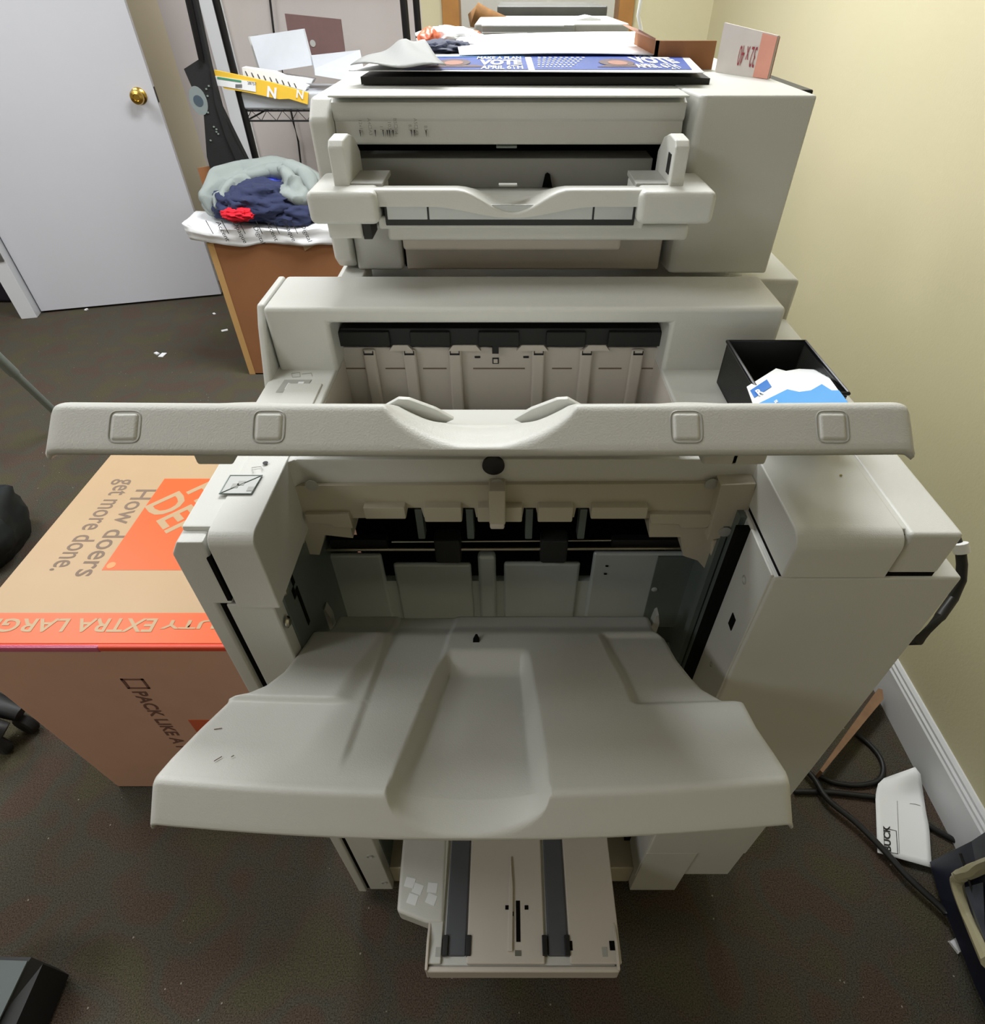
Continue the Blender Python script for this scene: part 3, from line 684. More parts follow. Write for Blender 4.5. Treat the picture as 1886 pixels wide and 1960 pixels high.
MB().box(xl+.05, xl+.06, .705, .74, zb-.022, zb-.004, .001).build('hinge_pin', DK, bt2)
# silver grip inlay and dark gap below
MB().box(fx(735, 415, .6895), fx(1218, 415, .6895), .6958, .702, fz(436, .6885), fz(398, .6885), .001).build('grip_recess', DK, bt2)
gm = mat('silver_plastic', (176, 178, 176), .3, metal=.35)
for a, b in ((739, 817), (820, 1136), (1139, 1214)):
    MB().box(fx(a, 410, .688), fx(b, 410, .688), .6942, .6957, fz(425, .6862), fz(396, .6862), .001).build('grip_inlay', gm, bt2)
# paper guides
for a, b, s_ in ((633, 663, 1), (1287, 1315, -1)):
    x0, x1 = fx(a, 320, .705), fx(b, 320, .705)
    g = MB().prism([(.705, zt-.004), (.705, 1.222), (.712, 1.228), (.74, 1.229), (.765, 1.222), (.785, 1.205), (.785, zt-.01)], 'x', x0, x1, .002, 3).build('side_guide', PL, bt2)
    if s_ < 0: MB().box(x0-.0008, x0, .715, .728, 1.195, 1.214).build('guide_clip', DK, g, smooth=False)
    sx = (x1, x1+.035) if s_ > 0 else (x0-.035, x0)
    MB().box(sx[0], sx[1], .71, .77, zt-.004, zt+.0015, .001).build('guide_foot', PLG, g)
MB().box(fx(955, 362, .71), fx(990, 362, .71), .708, .716, zt-.001, zt+.0006).build('guide_lock', PLG, bt2, smooth=False)

# ================================================================== THINGS ON TOP OF THE COPIER
ZP = ZT+.0005
o = MB().poly3([PZ(690, 147, ZP+.008), PZ(1300, 147, ZP+.008), PZ(1360, 150, ZP+.006), Vector((.27, 1.25, ZP+.006)), Vector((-.17, 1.25, ZP+.008))], (0, 0, -.0075)).build('poster_gap_shade', DK, smooth=False)  # black slab fills in the shaded gap beneath the posters
tag(o, 'thin black slab standing in for the shaded gap under the posters on the copier top', 'gap shade')
# poster sheet: two printed cards side by side
zP = ZT+.0135
ps = empty('poster_sheet', (.07, .95, zP), 'uncut sheet of two blue vote posters at the front edge of the copier top', 'poster')
P4 = [PZ(668, 136, zP), PZ(1348, 140, zP), PZ(1306, 98, zP), PZ(835, 106, zP)]
MB().poly3([P4[0], P4[1], P4[2], P4[3]], (0, 0, .0008)).build('sheet', PAPER, ps, smooth=False)
z1 = zP+.001
MB().poly3([PZ(770, 133.5, z1), PZ(1012, 133.5, z1), PZ(1004, 106.5, z1), PZ(835, 108, z1)], (0, 0, .0003)).build('poster_panel', POSTB, ps, smooth=False)
MB().poly3([PZ(1024, 133.5, z1), PZ(1325, 133.5, z1), PZ(1298, 101, z1), PZ(1016, 106, z1)], (0, 0, .0003)).build('poster_panel', POSTB, ps, smooth=False)
z2 = z1+.0005
MB().poly3([PZ(835, 109.5, z2), PZ(1004, 108.5, z2), PZ(1004, 106.5, z2), PZ(835, 108, z2)], (0, 0, .0002)).build('sky_band', POSTL, ps, smooth=False)
def ptxt(s, px0, px1, py0, py1, m=PAPER, bold=.0):
    a = PZ(px0, py1, z2+.0003); b = PZ(px1, py1, z2+.0003); c = PZ(px0, py0, z2+.0003)
    o = text('printed_text', s, 1, (0, 0, 0), (1, 0, 0), (0, 1, 0), m, ps, bold=bold)
    me = o.data; xs = [v.co.x for v in me.vertices]; ys = [v.co.y for v in me.vertices]
    x0, x1, y0, y1 = min(xs), max(xs), min(ys), max(ys)
    for v in me.vertices:
        u = (v.co.x-x0)/(x1-x0); w_ = (v.co.y-y0)/(y1-y0)
        v.co = Vector((lerp(a.x, b.x, u), lerp(a.y, c.y, w_), z2+.0003))-ps.location
for ox in (0, 303):
    ptxt('MAKE A PLAN', 913+ox, 998+ox, 108-ox/60, 113-ox/60, bold=.02)
    ptxt('VOTE', 916+ox, 1000+ox, 114-ox/60, 124-ox/90, bold=.05)
    ptxt('APRIL 6TH', 920+ox, 1002+ox, 125-ox/90, 132-ox/120, bold=.02)
ptxt("'21", 1282, 1303, 127, 132)
for i in range(6):
    ptxt('- - - - - - - - -', 1030, 1120-5*i, 109+i*3.6, 110.4+i*3.6, bold=.03)
for px in (868, 1180):
    c = PZ(px, 120, z2)
    def ell(rx, ry, z, dx=0, dy=0): return [c+Vector((dx+rx*math.cos(a), dy+ry*math.sin(a), z)) for a in [2*math.pi*k/24 for k in range(24)]]
    MB().poly3([c+Vector((-.03, -.052, 0)), c+Vector((.045, -.052, 0)), c+Vector((.03, -.028, 0)), c+Vector((-.012, -.022, 0))], (0, 0, .0002)).build('portrait_shoulders', HAIR, ps, smooth=False)
    MB().poly3(ell(.022, .042, .0002), (0, 0, .0002)).build('portrait_hair', HAIR, ps, smooth=False)
    MB().poly3(ell(.012, .027, .0005, .001, -.006), (0, 0, .0002)).build('portrait_face', SKIN, ps, smooth=False)
# blank sheet behind
def sheet(name, corners, zf, m, nu=14, nv=10):
    rows = []
    for j in range(nv+1):
        v = j/nv
        rows.append([])
        for i in range(nu+1):
            u = i/nu; p = lerp(lerp(corners[0], corners[1], u), lerp(corners[3], corners[2], u), v); rows[-1].append(p+Vector((0, 0, zf(u, v))))
    return MB().grid(rows).build(name, m, solid=.0006, ang=80)
o = sheet('blank_poster_paper', [PZ(880, 107, zP+.002), PZ(1262, 107, zP+.002), PZ(1218, 62, zP+.002), PZ(872, 70, zP+.002)], lambda u, v: .001+.002*math.sin(u*3), PAPER)
tag(o, 'large blank white sheet lying behind the blue posters', 'paper')
o = sheet('crumpled_sheet', [PZ(672, 132, zP+.003), PZ(855, 134, zP+.003), PZ(815, 96, ZT+.02), PZ(745, 108, ZT+.016)], lambda u, v: .004+.012*v*(1-abs(u-.5))+.002*math.sin(9*u+5*v), GPAPER)
tag(o, 'crumpled grey sheet with curled corner on the left end of the copier top', 'paper')
# orange and white wrapper, dark folded cloth
wr = MB(); pts = [PY(808, 72, 1.3), PY(818, 66, 1.32), PY(850, 62, 1.38), PY(885, 60, 1.42), PY(900, 64, 1.45)]
rr = [.012, .016, .018, .016, .01]
o = empty('plastic_wrapper', PY(850, 90, 1.35), 'crumpled orange and white plastic wrapper behind the grey sheet', 'wrapper')
def lump(c, r, seed, amp=.3, fr=3, nu=36, nv=22, m=None):
    rows = []
    for j in range(nv+1):
        th = math.pi*j/nv; row = []
        for i in range(nu+1):
            ph = 2*math.pi*(i % nu)/nu
            d = Vector((math.sin(th)*math.cos(ph), math.sin(th)*math.sin(ph), math.cos(th)))
            k = noise.noise(d*fr+Vector((seed, seed*2, 0)))
            rdg = 1-abs(noise.noise(d*fr*1.7+Vector((0, seed, seed))))*2
            f = 1+amp*k+amp*.45*rdg
            row.append(Vector(c)+Vector((d.x*r[0]*f, d.y*r[1]*f, d.z*r[2]*f)))
        rows.append(row)
    return rows
MB().grid(lump(PY(822, 80, 1.3)+Vector((0, 0, 0)), (.018, .03, .018), 3.1)).build('orange_end', ORC, o, ang=90)
MB().grid(lump(PY(862, 76, 1.36), (.055, .04, .017), 5.3)).build('white_film', PAPER, o, ang=90)
MB().grid(lump(PY(870, 64, 1.45), (.045, .03, .008), 8.3)).build('orange_film', ORC, o, ang=90)
o = MB().grid(lump(PY(850, 96, 1.2), (.05, .04, .012), 1.7)).build('dark_bundle', mat('slate_cloth', (50, 56, 80), .7), ang=90)
tag(o, 'dark blue folded bundle tucked between the orange wrapper and white sheet', 'bundle')
# grey scanner tray further back, dark bin, feather duster
o = empty('document_feeder', (.09, 1.7, 1.05), 'grey document feeder lid standing beyond the white sheet', 'document feeder')
MB().box(PY(908, 55, 1.6).x, PY(1205, 55, 1.6).x, 1.6, 1.95, 1.05, PY(1000, 44, 1.6).z, .006, 3).build('lid', PLG, o)
MB().box(PY(922, 55, 1.598).x, PY(1100, 55, 1.598).x, 1.596, 1.61, PY(1000, 62, 1.6).z, PY(1000, 47, 1.6).z, .002).build('lid_panel', gm, o)
a = MB().box(PY(922, 50, 1.594).x, PY(1080, 50, 1.594).x, 1.5935, 1.597, PY(1000, 50.5, 1.594).z, PY(1000, 48.5, 1.594).z).build('chrome_strip', PAPER, o, smooth=False)
a = MB().box(PY(922, 50, 1.594).x, PY(1010, 50, 1.594).x, 1.5935, 1.597, PY(1000, 63.5, 1.594).z, PY(1000, 61.5, 1.594).z).build('chrome_strip', PAPER, o, smooth=False)
o = MB().poly3([PY(1095, 40, 1.7), PY(1130, 32, 1.7), PY(1150, 36, 1.7), PY(1152, 43, 1.7), PY(1096, 44, 1.7)], (0, .12, 0)).build('folded_paper', PAPER, smooth=False)
tag(o, 'small folded white paper on the grey document feeder', 'paper')
o = MB().box(PY(952, 30, 1.98).x, PY(1162, 30, 1.98).x, 1.98, 2.35, 1.06, PY(1000, 11, 1.98).z, .004).build('dark_grey_tray', mat('slate_plastic', (84, 84, 80), .4, noise_amt=.25, scale=20))
tag(o, 'dark grey tray seen under the wooden window frame', 'tray')
dst = []
o = empty('feather_duster', PY(915, 45, 1.9), 'brown speckled feather duster leaning left of the dark tray', 'duster')
MB().tube([PY(975, 44, 1.9), PY(930, 36, 1.9), PY(908, 28, 1.9), PY(903, 20, 1.9)], [.01, .022, .026, .012], 14).build('feathers', BROWNF, o)
MB().tube([PY(975, 44, 1.9), PY(1040, 46, 1.9)], .006, 8).build('handle', DK, o)
o = MB().tube([PY(1228, 60, 1.7), PY(1226, 50, 1.7)+Vector((0, 0, 0)), PY(1222, 30, 1.7), PY(1227, 0, 1.7), PY(1227, -40, 1.7)], .004, 8).build('white_cable', PAPER)
tag(o, 'thin white cable hanging beside the wooden window frame', 'cable')
# cardboard carton with printed flap
ct = empty('cardboard_carton', (.28, 1.05, ZT), 'low brown carton with raised printed white flap, right end of copier top', 'carton')
A, B = PZ(1372, 137, ZT+.001), PZ(1473, 151, ZT+.001)
za, zb2 = PY(1378, 43, A.y).z, PY(1475, 68, B.y).z
nrm = Vector((B.y-A.y, -(B.x-A.x), 0)).normalized()*.003
MB().poly3([A, B, Vector((B.x, B.y, zb2)), Vector((A.x, A.y, za))], nrm).build('printed_flap', mat('white_cardboard', (206, 198, 190), .6, noise_amt=.05), ct, smooth=False)
C_ = lerp(A, B, .74)
MB().poly3([C_-nrm*.3, B-nrm*.3, Vector((B.x, B.y, zb2-.001))-nrm*.3, Vector((C_.x, C_.y, lerp(za, zb2, .74)-.001))-nrm*.3], -nrm*.2).build('pink_stripe', PINK, ct, smooth=False)
MB().poly3([C_+nrm*1.1, B+nrm*1.1, Vector((B.x, B.y, zb2-.001))+nrm*1.1, Vector((C_.x, C_.y, lerp(za, zb2, .74)-.001))+nrm*1.1], nrm*.2).build('pink_stripe', PINK, ct, smooth=False)
ub = (B-A); ub.z = 0; ub.normalize()
fwd = -1 if nrm.y > 0 else 1
nf = nrm*(1.3 if nrm.y < 0 else -.3)
pz_ = lerp(A, B, .72); text('printed_text', '32 x 40', .030, Vector((pz_.x, pz_.y, ZT+.031))+nf, -ub, (0, 0, -1), REDINK, ct, sx=.33)
x0, x1 = PY(1256, 90, 1.02).x, A.x
MB().box(x0, x1, 1.02, 1.026, ZT+.001, PY(1300, 78, 1.02).z).box(x0, x0+.004, 1.02, 1.2, ZT+.001, PY(1300, 78, 1.02).z).build('box_wall', CARDD, ct, smooth=False)
MB().poly3([Vector((x0, 1.03, PY(1300, 78, 1.02).z)), Vector((x0, 1.18, PY(1300, 78, 1.02).z)), Vector((x0-.025, 1.17, 1.30)), Vector((x0-.025, 1.03, 1.30))], (0, 0, .002)).build('side_flap', CARD, ct, smooth=False)
# loose black slab beyond the top's rear edge, fixed to the copier
hb_ = MB().box(.3385, .3625, .845, 1.02, 1.236, 1.2555, .002).build('dark_slab', DK, cop)
MB().box(.345, .362, .8435, .846, 1.238, 1.247).build('slab_label', PLW, hb_, smooth=False)

# ================================================================== PENCIL CUP ON THE DECK
zc0 = 1.0072
cf, cb = PZ(1376, 735, zc0), None
hC = .05
tl = PZ(1393, 654, zc0+hC); tr = PZ(1545, 658, zc0+hC); bl_ = Vector((lerp(tl.x, tl.x, 1), PZ(1440, 765, zc0+hC).y-.01, zc0+hC))
XC0, XC1, YC1 = tl.x, tr.x, tl.y
YC0 = .492
cup = empty('mesh_organizer', ((XC0+XC1)/2, (YC0+YC1)/2, zc0), 'black wire mesh organizer cup holding a blue and white card on the deck', 'desk organizer')
wl = MB()
wl.box(XC0, XC0+.0012, YC0, YC1, zc0, zc0+hC).box(XC1-.0012, XC1, YC0, YC1, zc0, zc0+hC).box(XC0, XC1, YC0, YC0+.0012, zc0, zc0+hC)
wl.build('mesh_wall', MESHM, cup, smooth=False)
MB().box(XC0, XC1, YC1-.0014, YC1, zc0, zc0+hC).build('back_wall', DK, cup, smooth=False)
MB().box(XC0, XC1, YC0, YC1, zc0, zc0+.002).build('floor_panel', mat('navy_black', (24, 26, 36), .4), cup, smooth=False)
z_ = zc0+hC; MB().tube([(XC0, YC0, z_), (XC0, YC1, z_), (XC1, YC1, z_), (XC1, YC0, z_), (XC0, YC0, z_)], .0022, 8).build('rim', BLACKM, cup)
cd = empty('blue_card', ((XC0+XC1)/2, YC0+.05, zc0+.03), 'torn white and bright blue card sticking out of the black mesh organizer', 'card')
# card plane tilted inside the cup
zc = zc0+hC*.82
def cz(px, py):
    r = ray(px, py); s2 = -.25; y0, z0 = .5, zc+.012
    d = (z0-s2*y0-H)/(r.z-s2*r.y); return r*d+Vector((0, 0, H))
MB().poly3([cz(x, y) for x, y in ((1430, 740), (1486, 705), (1505, 710), (1530, 706), (1577, 708), (1606, 748), (1590, 790), (1448, 790))], (0, 0, -.0006)).build('white_part', PAPER, cd, smooth=False)
u_ = Vector((0, 0, .0006))
MB().poly3([cz(x, y)+u_ for x, y in ((1446, 776), (1507, 746), (1530, 751), (1552, 748), (1573, 736), (1592, 748), (1606, 748), (1626, 775), (1610, 795), (1455, 795))], (0, 0, -.0004)).build('blue_part', LBLUE, cd, smooth=False)
MB().poly3([cz(x, y)+u_ for x, y in ((1436, 748), (1468, 727), (1477, 741), (1444, 762))], (0, 0, -.0004)).build('logo_patch', BLUE, cd, smooth=False)
aa, bb, cc = cz(1447, 760), cz(1476, 741), cz(1437, 748)
text('logo_letter', 'R', .02, aa+u_*2+Vector((.002, 0, .0005)), (bb-aa), (cc-aa), PAPER, cd, bold=.0008)
aa, bb, cc = cz(1483, 775), cz(1500, 764), cz(1478, 768)
text('printed_text', 'SE', .008, aa+u_*2+Vector((0, 0, .0005)), (bb-aa), (cc-aa), PAPER, cd, bold=.0003)

# ================================================================== BIG BOX ON THE FLOOR LEFT
BX0, BX1, BY0, BY1, BH = -.915, -.352, .562, 1.125, .54
hb = empty('moving_box', ((BX0+BX1)/2, (BY0+BY1)/2, 0), 'extra large orange-printed moving box standing on the carpet left of the finisher', 'cardboard box')
MB().prism([(BX0+.035, .001), (BX1, .001), (BX1, BH), (BX0, BH), (BX0, BH-.12)], 'y', BY0, BY1, .006, 3).build('carton', CARD, hb)
MB().box(BX0+.002, BX1-.002, BY0+.02, BY1-.01, BH-.002, BH+.0008, 0).build('taped_lid', CARDP, hb, smooth=False)
e = .0012
y_s0, y_s1 = PZ(200, 1222, BH).y, PZ(200, 1174, BH).y
MB().box(BX0+.002, BX1-.002, BY0+.008, y_s1, BH, BH+e, 0).build('orange_band', ORANGE, hb, smooth=False)
MB().box(BX0, BX1, BY0-.0008, BY0+.009, BH-.012, BH+.0014, .004, 3).build('red_fold', RED, hb)
MB().box(BX0, PZ(195, 1230, BH).x, BY0-.0016, BY0+.007, BH-.013, BH+.0018, .004, 3).build('film_edge', FILM, hb)
text('printed_text', 'HEAVY DUTY EXTRA LARGE', .052, Vector((BX1-.005-.0, y_s1-.008, BH+e+.0004)), (-1, 0, 0), (0, -1, 0), CARD, hb, bold=.0008, sx=.93, shear=.0)
t = hb.children[-1]
# fit the banner text so its run matches the print on the lid
def fit(o, par_loc, x_start, x_end, y_base, y_top, z):
    me = o.data; xs = [v.co.x for v in me.vertices]; ys = [v.co.y for v in me.vertices]
    X0, X1, Y0, Y1 = max(xs), min(xs), max(ys), min(ys)
    for v in me.vertices:
        u = (v.co.x-X0)/(X1-X0); w_ = (v.co.y-Y0)/(Y1-Y0)
        v.co = Vector((lerp(x_start, x_end, u), lerp(y_base, y_top, w_), z))-par_loc
xE = PZ(298, 1185, BH).x; xEnd = PZ(-45, 1185, BH).x  # "EXTRA LARGE" runs between these
o1 = [c for c in hb.children if c.name.startswith('printed_text')][-1]
bpy.data.objects.remove(o1)
for body, xa, xb in (('EXTRA', PZ(299, 1195, BH).x, PZ(148, 1195, BH).x), ('LARGE', PZ(131, 1195, BH).x, PZ(-22, 1195, BH).x), ('DUTY', PZ(455, 1195, BH).x, PZ(311, 1195, BH).x), ):
    o1 = text('printed_text', body, .05, (0, 0, 0), (-1, 0, 0), (0, -1, 0), CARDP, hb, bold=.0009)
    xa = min(xa, BX1-.01) if body != 'DUTY' else xa
    fit(o1, Vector(hb.location), xa, xb, PZ(200, 1185 if body != 'DUTY' else 1188, BH).y, PZ(200, 1211 if body != 'DUTY' else 1205, BH).y, BH+e+.0007)
# two-line slogan, reading toward the camera
def slogan(s, p0, p1, size):
    a, b = PZ(*p0, BH+e), PZ(*p1, BH+e)
    o = text('printed_text', s, size, (0, 0, 0), (0, -1, 0), (1, 0, 0), INK, hb, bold=.0004)
    me = o.data; ys = [v.co.y for v in me.vertices]; hi, lo = max(ys), min(ys)
    for v in me.vertices:
        t_ = (hi-v.co.y)/(hi-lo); v.co.x += a.x+hb.location.x*0; v.co.y = lerp(a.y, b.y, t_)-hb.location.y; v.co.z = BH+e
slogan('How doers', (262, 937), (165, 1103), .062)
slogan('get more done.', (230, 917), (103, 1092), .062)
# orange square logo with diagonal stencil letters
lx0, ly0, ly1 = PZ(255, 1005, BH).x, PZ(300, 1092, BH).y, PZ(300, 917, BH).y
side = ly1-ly0
lg = MB().box(lx0, lx0+side, ly0, ly1, BH, BH+e).build('orange_logo', ORANGE, hb, smooth=False)
dg_ = Vector((1, -1, 0)).normalized(); ug = Vector((1, 1, 0)).normalized()
cxl, cyl = lx0, ly1
def lt(s, size, along, across, sx):
    p = Vector((lx0+side/2, (ly0+ly1)/2, BH+e+.0004))+dg_*along+ug*across
    text('logo_letters', s, size, p, dg_, ug, CARDP, lg, bold=.0022, align='CENTER', sx=sx)
lt('THE', side*.13, -side*.1, side*.42, 1.0)
lt('HOME', side*.37, 0, side*.06, .82)
lt('DEPOT', side*.37, 0, -side*.24, .82)
MB().lathe([(.008, 0), (.008, .0004), (.001, .0004)], PZ(213, 1082, BH+e), (0, 0, 1), 20).build('logo_mark', mat('pale_orange', (240, 140, 84), .4), lg)
# print on the front face
yf = BY0-.0006
a, b = PY(262, 1325, yf), PY(362, 1425, yf)
text('printed_text', 'PACK LIKE A PRO', .035, Vector((a.x-.008, yf, a.z+.004)), (0, 0, -1), (1, 0, 0), INKP, hb, bold=.0008)
p = PY(259, 1309, yf); s_ = .02
fr_ = MB()
for (u0, u1, w0, w1) in ((-s_, s_, .012, .016), (-s_, s_, -.016, -.012), (-s_, -s_+.005, -.016, .016), (s_-.004, s_, -.016, .016)):
    fr_.box(p.x+u0, p.x+u1, yf-.0003, yf+.001, p.z+w0, p.z+w1)
fr_.build('printed_frame', INKP, hb, smooth=False)
p = PY(375, 1378, yf); MB().box(p.x-.015, p.x+.03, yf-.0003, yf+.001, p.z-.05, p.z-.0, 0).build('orange_patch', mat('orange_faded', (200, 96, 60), .6), hb, smooth=False)

# ================================================================== BROWN BOX WITH CLOTHES
QX0, QY0, QH = -1.19, 2.44, .60
QX1, QY1 = -.66, 2.86
bb = empty('brown_box', ((QX0+QX1)/2, (QY0+QY1)/2, 0), 'tall brown cardboard box under the clothes, in front of the wire rack', 'cardboard box')
wb = MB(); t_ = .006
wb.box(QX0, QX1, QY0, QY0+t_, 0.001, QH).box(QX0, QX1, QY1-t_, QY1, .001, QH).box(QX0, QX0+t_, QY0, QY1, .001, QH).box(QX1-t_, QX1, QY0, QY1, .001, QH).box(QX0, QX1, QY0, QY1, .001, .006)
wb.build('carton', CARDD, bb, smooth=False)
MB().box(QX0-.001, QX0+.025, QY0-.002, QY0, 0.001, QH-.02).build('corner_edge', CARDE, bb, smooth=False)
MB().poly3([PY(378, 322, QY1), PY(402, 318, QY1), PY(412, 420, QY1), PY(396, 380, QY1)], (0, .005, 0)).box(QX0, QX0+.2, QY1-.004, QY1, QH, QH+.08).build('back_flap', CARDD, bb, smooth=False)
MB().poly3([PY(522, 456, QY0-.004), PY(600, 454, QY0-.004), PY(578, 463, QY0-.012), PY(560, 462, QY0-.012)], (0, -.003, 0)).poly3([PY(578, 466, QY0-.004), PY(600, 452, QY0-.004), PY(605, 468, QY0-.004), PY(584, 480, QY0-.004)], (0, -.002, 0)).build('tape_tab', CARDP, bb, smooth=False)
# white wrapper with small print laid over its front rim
pk = empty('ream_wrapper', ((QX0+QX1)/2, QY0, QH), 'white printed paper wrapper folded over the front rim of the brown box', 'paper wrapper')
rows = []
for j in range(13):
    v = j/12; row = []
    for i in range(41):
        u = i/40
        x = lerp(QX0-.03, QX1+.02, u)
        if v < .5: y = lerp(QY0+.16, QY0-.012, v*2); z = QH+.035+.012*math.sin(8*u)*(1-v)
        else: y = QY0-.014-.006*math.sin(11*u); z = lerp(QH+.035, QH-.022, (v-.5)*2)
        x += .006*noise.noise(Vector((u*6, v*4, 1))); y += .012*noise.noise(Vector((u*7, v*5, 3))); z += .012*noise.noise(Vector((u*5, v*3, 5)))
        if u < .1: x -= .05*(1-u/.1)*(1-v*.5); z += .02*(1-u/.1)
        row.append(Vector((x, y, z)))
    rows.append(row)
MB().grid(rows).build('wrapper', PAPER, pk, ang=60, solid=.001)
for px, py, s_ in ((413, 425, 'Accent'), (445, 424, 'Opaque'), (484, 434, 'Digital'), (508, 424, 'Accent'), (540, 420, 'Opaque'), (575, 430, 'Digital')):
    p = PY(px, py, QY0-.029); text('printed_text', s_, .026, p, (.25, 0, -1), (1, 0, .25), INKB, pk)
for px in (400, 430, 462, 495, 528, 563):
    p = PY(px, 432, QY0-.028); MB().box(p.x, p.x+.002, QY0-.03, QY0-.028, p.z-.03, p.z+.02, rot=Matrix.Rotation(-.25, 3, 'Y')).build('printed_line', INKB, pk, smooth=False)
# clothes
def garment(name, parts, m, label, amp=.35):
    e_ = empty(name, parts[0][0], label, 'clothing'); 
    mb = MB()
    for c, r, sd in parts: mb.grid(lump(c, r, sd, amp, 3.2, 60, 36))
    p = e_.location.copy(); bpy.data.objects.remove(e_)
    o = mb.build(name, m, ang=90); return tag(o, label, 'clothing', None)
c = lambda px, py, Y: PY(px, py, Y)
garment('navy_shirt', [(c(500, 385, 2.56), (.15, .12, .07), 1.1), (c(465, 390, 2.54), (.11, .1, .06), 4.2), (c(560, 402, 2.56), (.12, .1, .055), 7.7)], NAVYC, 'crumpled navy blue shirt in the middle of the clothes pile', .22)
garment('red_shirt', [(c(455, 411, 2.435), (.055, .03, .022), 2.2)], REDC, 'bright red shirt corner poking out at the front of the clothes pile')
garment('blue_shirt', [(c(520, 347, 2.68), (.08, .04, .02), 3.9)], BLUEC, 'bit of royal blue shirt peeking out under the grey shirt')
gs = MB()
def ropy(pts, rr, sd):
    pts = [Vector(p) for p in pts]; N = 50; P = []; Rr = []
    for k in range(N+1):
        t = k/N*(len(pts)-1); i = min(int(t), len(pts)-2); f = t-i; f = f*f*(3-2*f)
        P.append(pts[i].lerp(pts[i+1], f)); Rr.append(lerp(rr[i], rr[i+1], f))
    bmr = []; n = 26; up_ = Vector((0, -.6, .8))
    for i, p in enumerate(P):
        t = (P[min(i+1, N)]-P[max(i-1, 0)]).normalized(); a_ = t.cross(up_).normalized(); b_ = t.cross(a_)
        row = []
        for k in range(n+1):
            an = 2*math.pi*(k % n)/n; f = 1+.28*math.sin(an*3+i*.16+sd)+.3*noise.noise(Vector((math.cos(an)*2, math.sin(an)*2, i*.16+sd)))
            row.append(p+(a_*math.cos(an)+b_*math.sin(an))*Rr[i]*f*math.sqrt(max(.001, min(1, min(i, N-i)/5))))
        bmr.append(row)
    gs.grid(bmr)
ropy([c(408, 412, 2.5), c(405, 385, 2.54), c(430, 358, 2.62), c(470, 338, 2.7), c(525, 332, 2.72), c(565, 340, 2.7), c(590, 355, 2.64), c(598, 385, 2.56)], [.03, .045, .05, .05, .06, .065, .06, .05], 0)
ropy([c(425, 405, 2.47), c(425, 380, 2.5), c(450, 360, 2.56), c(485, 350, 2.6)], [.02, .03, .032, .03], 2)
ropy([c(555, 335, 2.66), c(560, 365, 2.56), c(580, 392, 2.5)], [.045, .05, .035], 4)
o = gs.build('grey_shirt', GREYC, ang=90); tag(o, 'crumpled light grey shirt draped in an arch over the clothes pile', 'clothing')

# ================================================================== WIRE RACK WITH ITS LOAD
RX0, RX1, RY0, RY1, RZ = -1.085, -.385, 2.9, 3.3, .955
rk = empty('wire_rack', ((RX0+RX1)/2, (RY0+RY1)/2, 0), 'black wire shelving rack standing before the back wall', 'shelf rack')
for x in (RX0, RX1):
    for y in (RY0, RY1):
        MB().tube([(x, y, 0.0), (x, y, 1.8)], .0145, 12).build('post', BLACKM, rk) if (x, y) != (RX0, RY1) else None
def shelf(z):
    m_ = MB()
    for zz in (z, z-.035):
        m_.tube([(RX0, RY0, zz), (RX1, RY0, zz), (RX1, RY1, zz), (RX0, RY1, zz), (RX0, RY0, zz)], .0035, 6)
    n = 22
    for y in (RY0, RY1):
        m_.tube([(lerp(RX0, RX1, k/n), y, z if k % 2 else z-.035) for k in range(n+1)], .0018, 5)
    for k in range(1, 26):
        x = lerp(RX0, RX1, k/26); m_.tube([(x, RY0, z), (x, RY1, z)], .0018, 5)
    m_.build('wire_shelf', BLACKM, rk, ang=80)
shelf(RZ); shelf(1.6); shelf(.12)
o = MB().box(RX0+.005, RX1-.15, RY0-.01, RY0+.25, RZ+.004, RZ+.065, .01).build('white_storage_tub', WHITEP)
tag(o, 'shallow white tub on the wire shelf beneath the yellow envelope', 'tub')
# yellow mailer
ym = empty('yellow_mailer', (-.85, RY0, RZ+.07), 'yellow padded envelope with white letter N hanging over the shelf edge', 'envelope')
Yq = RY0-.03
pt = [(410, 134), (458, 144), (520, 158), (590, 178), (589, 200), (553, 189), (535, 190), (470, 176), (430, 170), (412, 150)]
MB().poly3([PY(x, y, Yq) for x, y in pt], (0, .012, 0)).build('envelope', YEL, ym, smooth=False)
MB().poly3([PY(x, y, Yq-.001) for x, y in ((410, 145), (489, 157), (490, 176), (412, 163))], (0, -.001, 0)).build('address_label', PAPER, ym, smooth=False)
MB().poly3([PY(x, y, Yq-.003) for x, y in ((416, 147), (462, 154), (462, 157.5), (416, 150.5))], (0, -.0006, 0)).build('green_stripe', GREEN, ym, smooth=False)
for k in range(8):
    x = 451+k*1.6; MB().poly3([PY(x, 161, Yq-.003), PY(x+.9, 161, Yq-.003), PY(x+.9, 168, Yq-.003), PY(x, 168, Yq-.003)], (0, -.0006, 0)).build('bar_code_line', INKB, ym, smooth=False)
text('printed_text', '28757', .014, PY(474, 161, Yq-.003), (1, 0, -.12), (.1, 0, 1), INKB, ym)
text('printed_text', 'N', .05, PY(510, 184, Yq-.003), (1, 0, -.2), (.15, 0, 1), PAPER, ym, bold=.002, shear=.2)
text('printed_text', 'N', .04, PY(566, 186, Yq-.003), (1, 0, -.2), (.15, 0, 1), PAPER, ym, bold=.001, shear=.2)
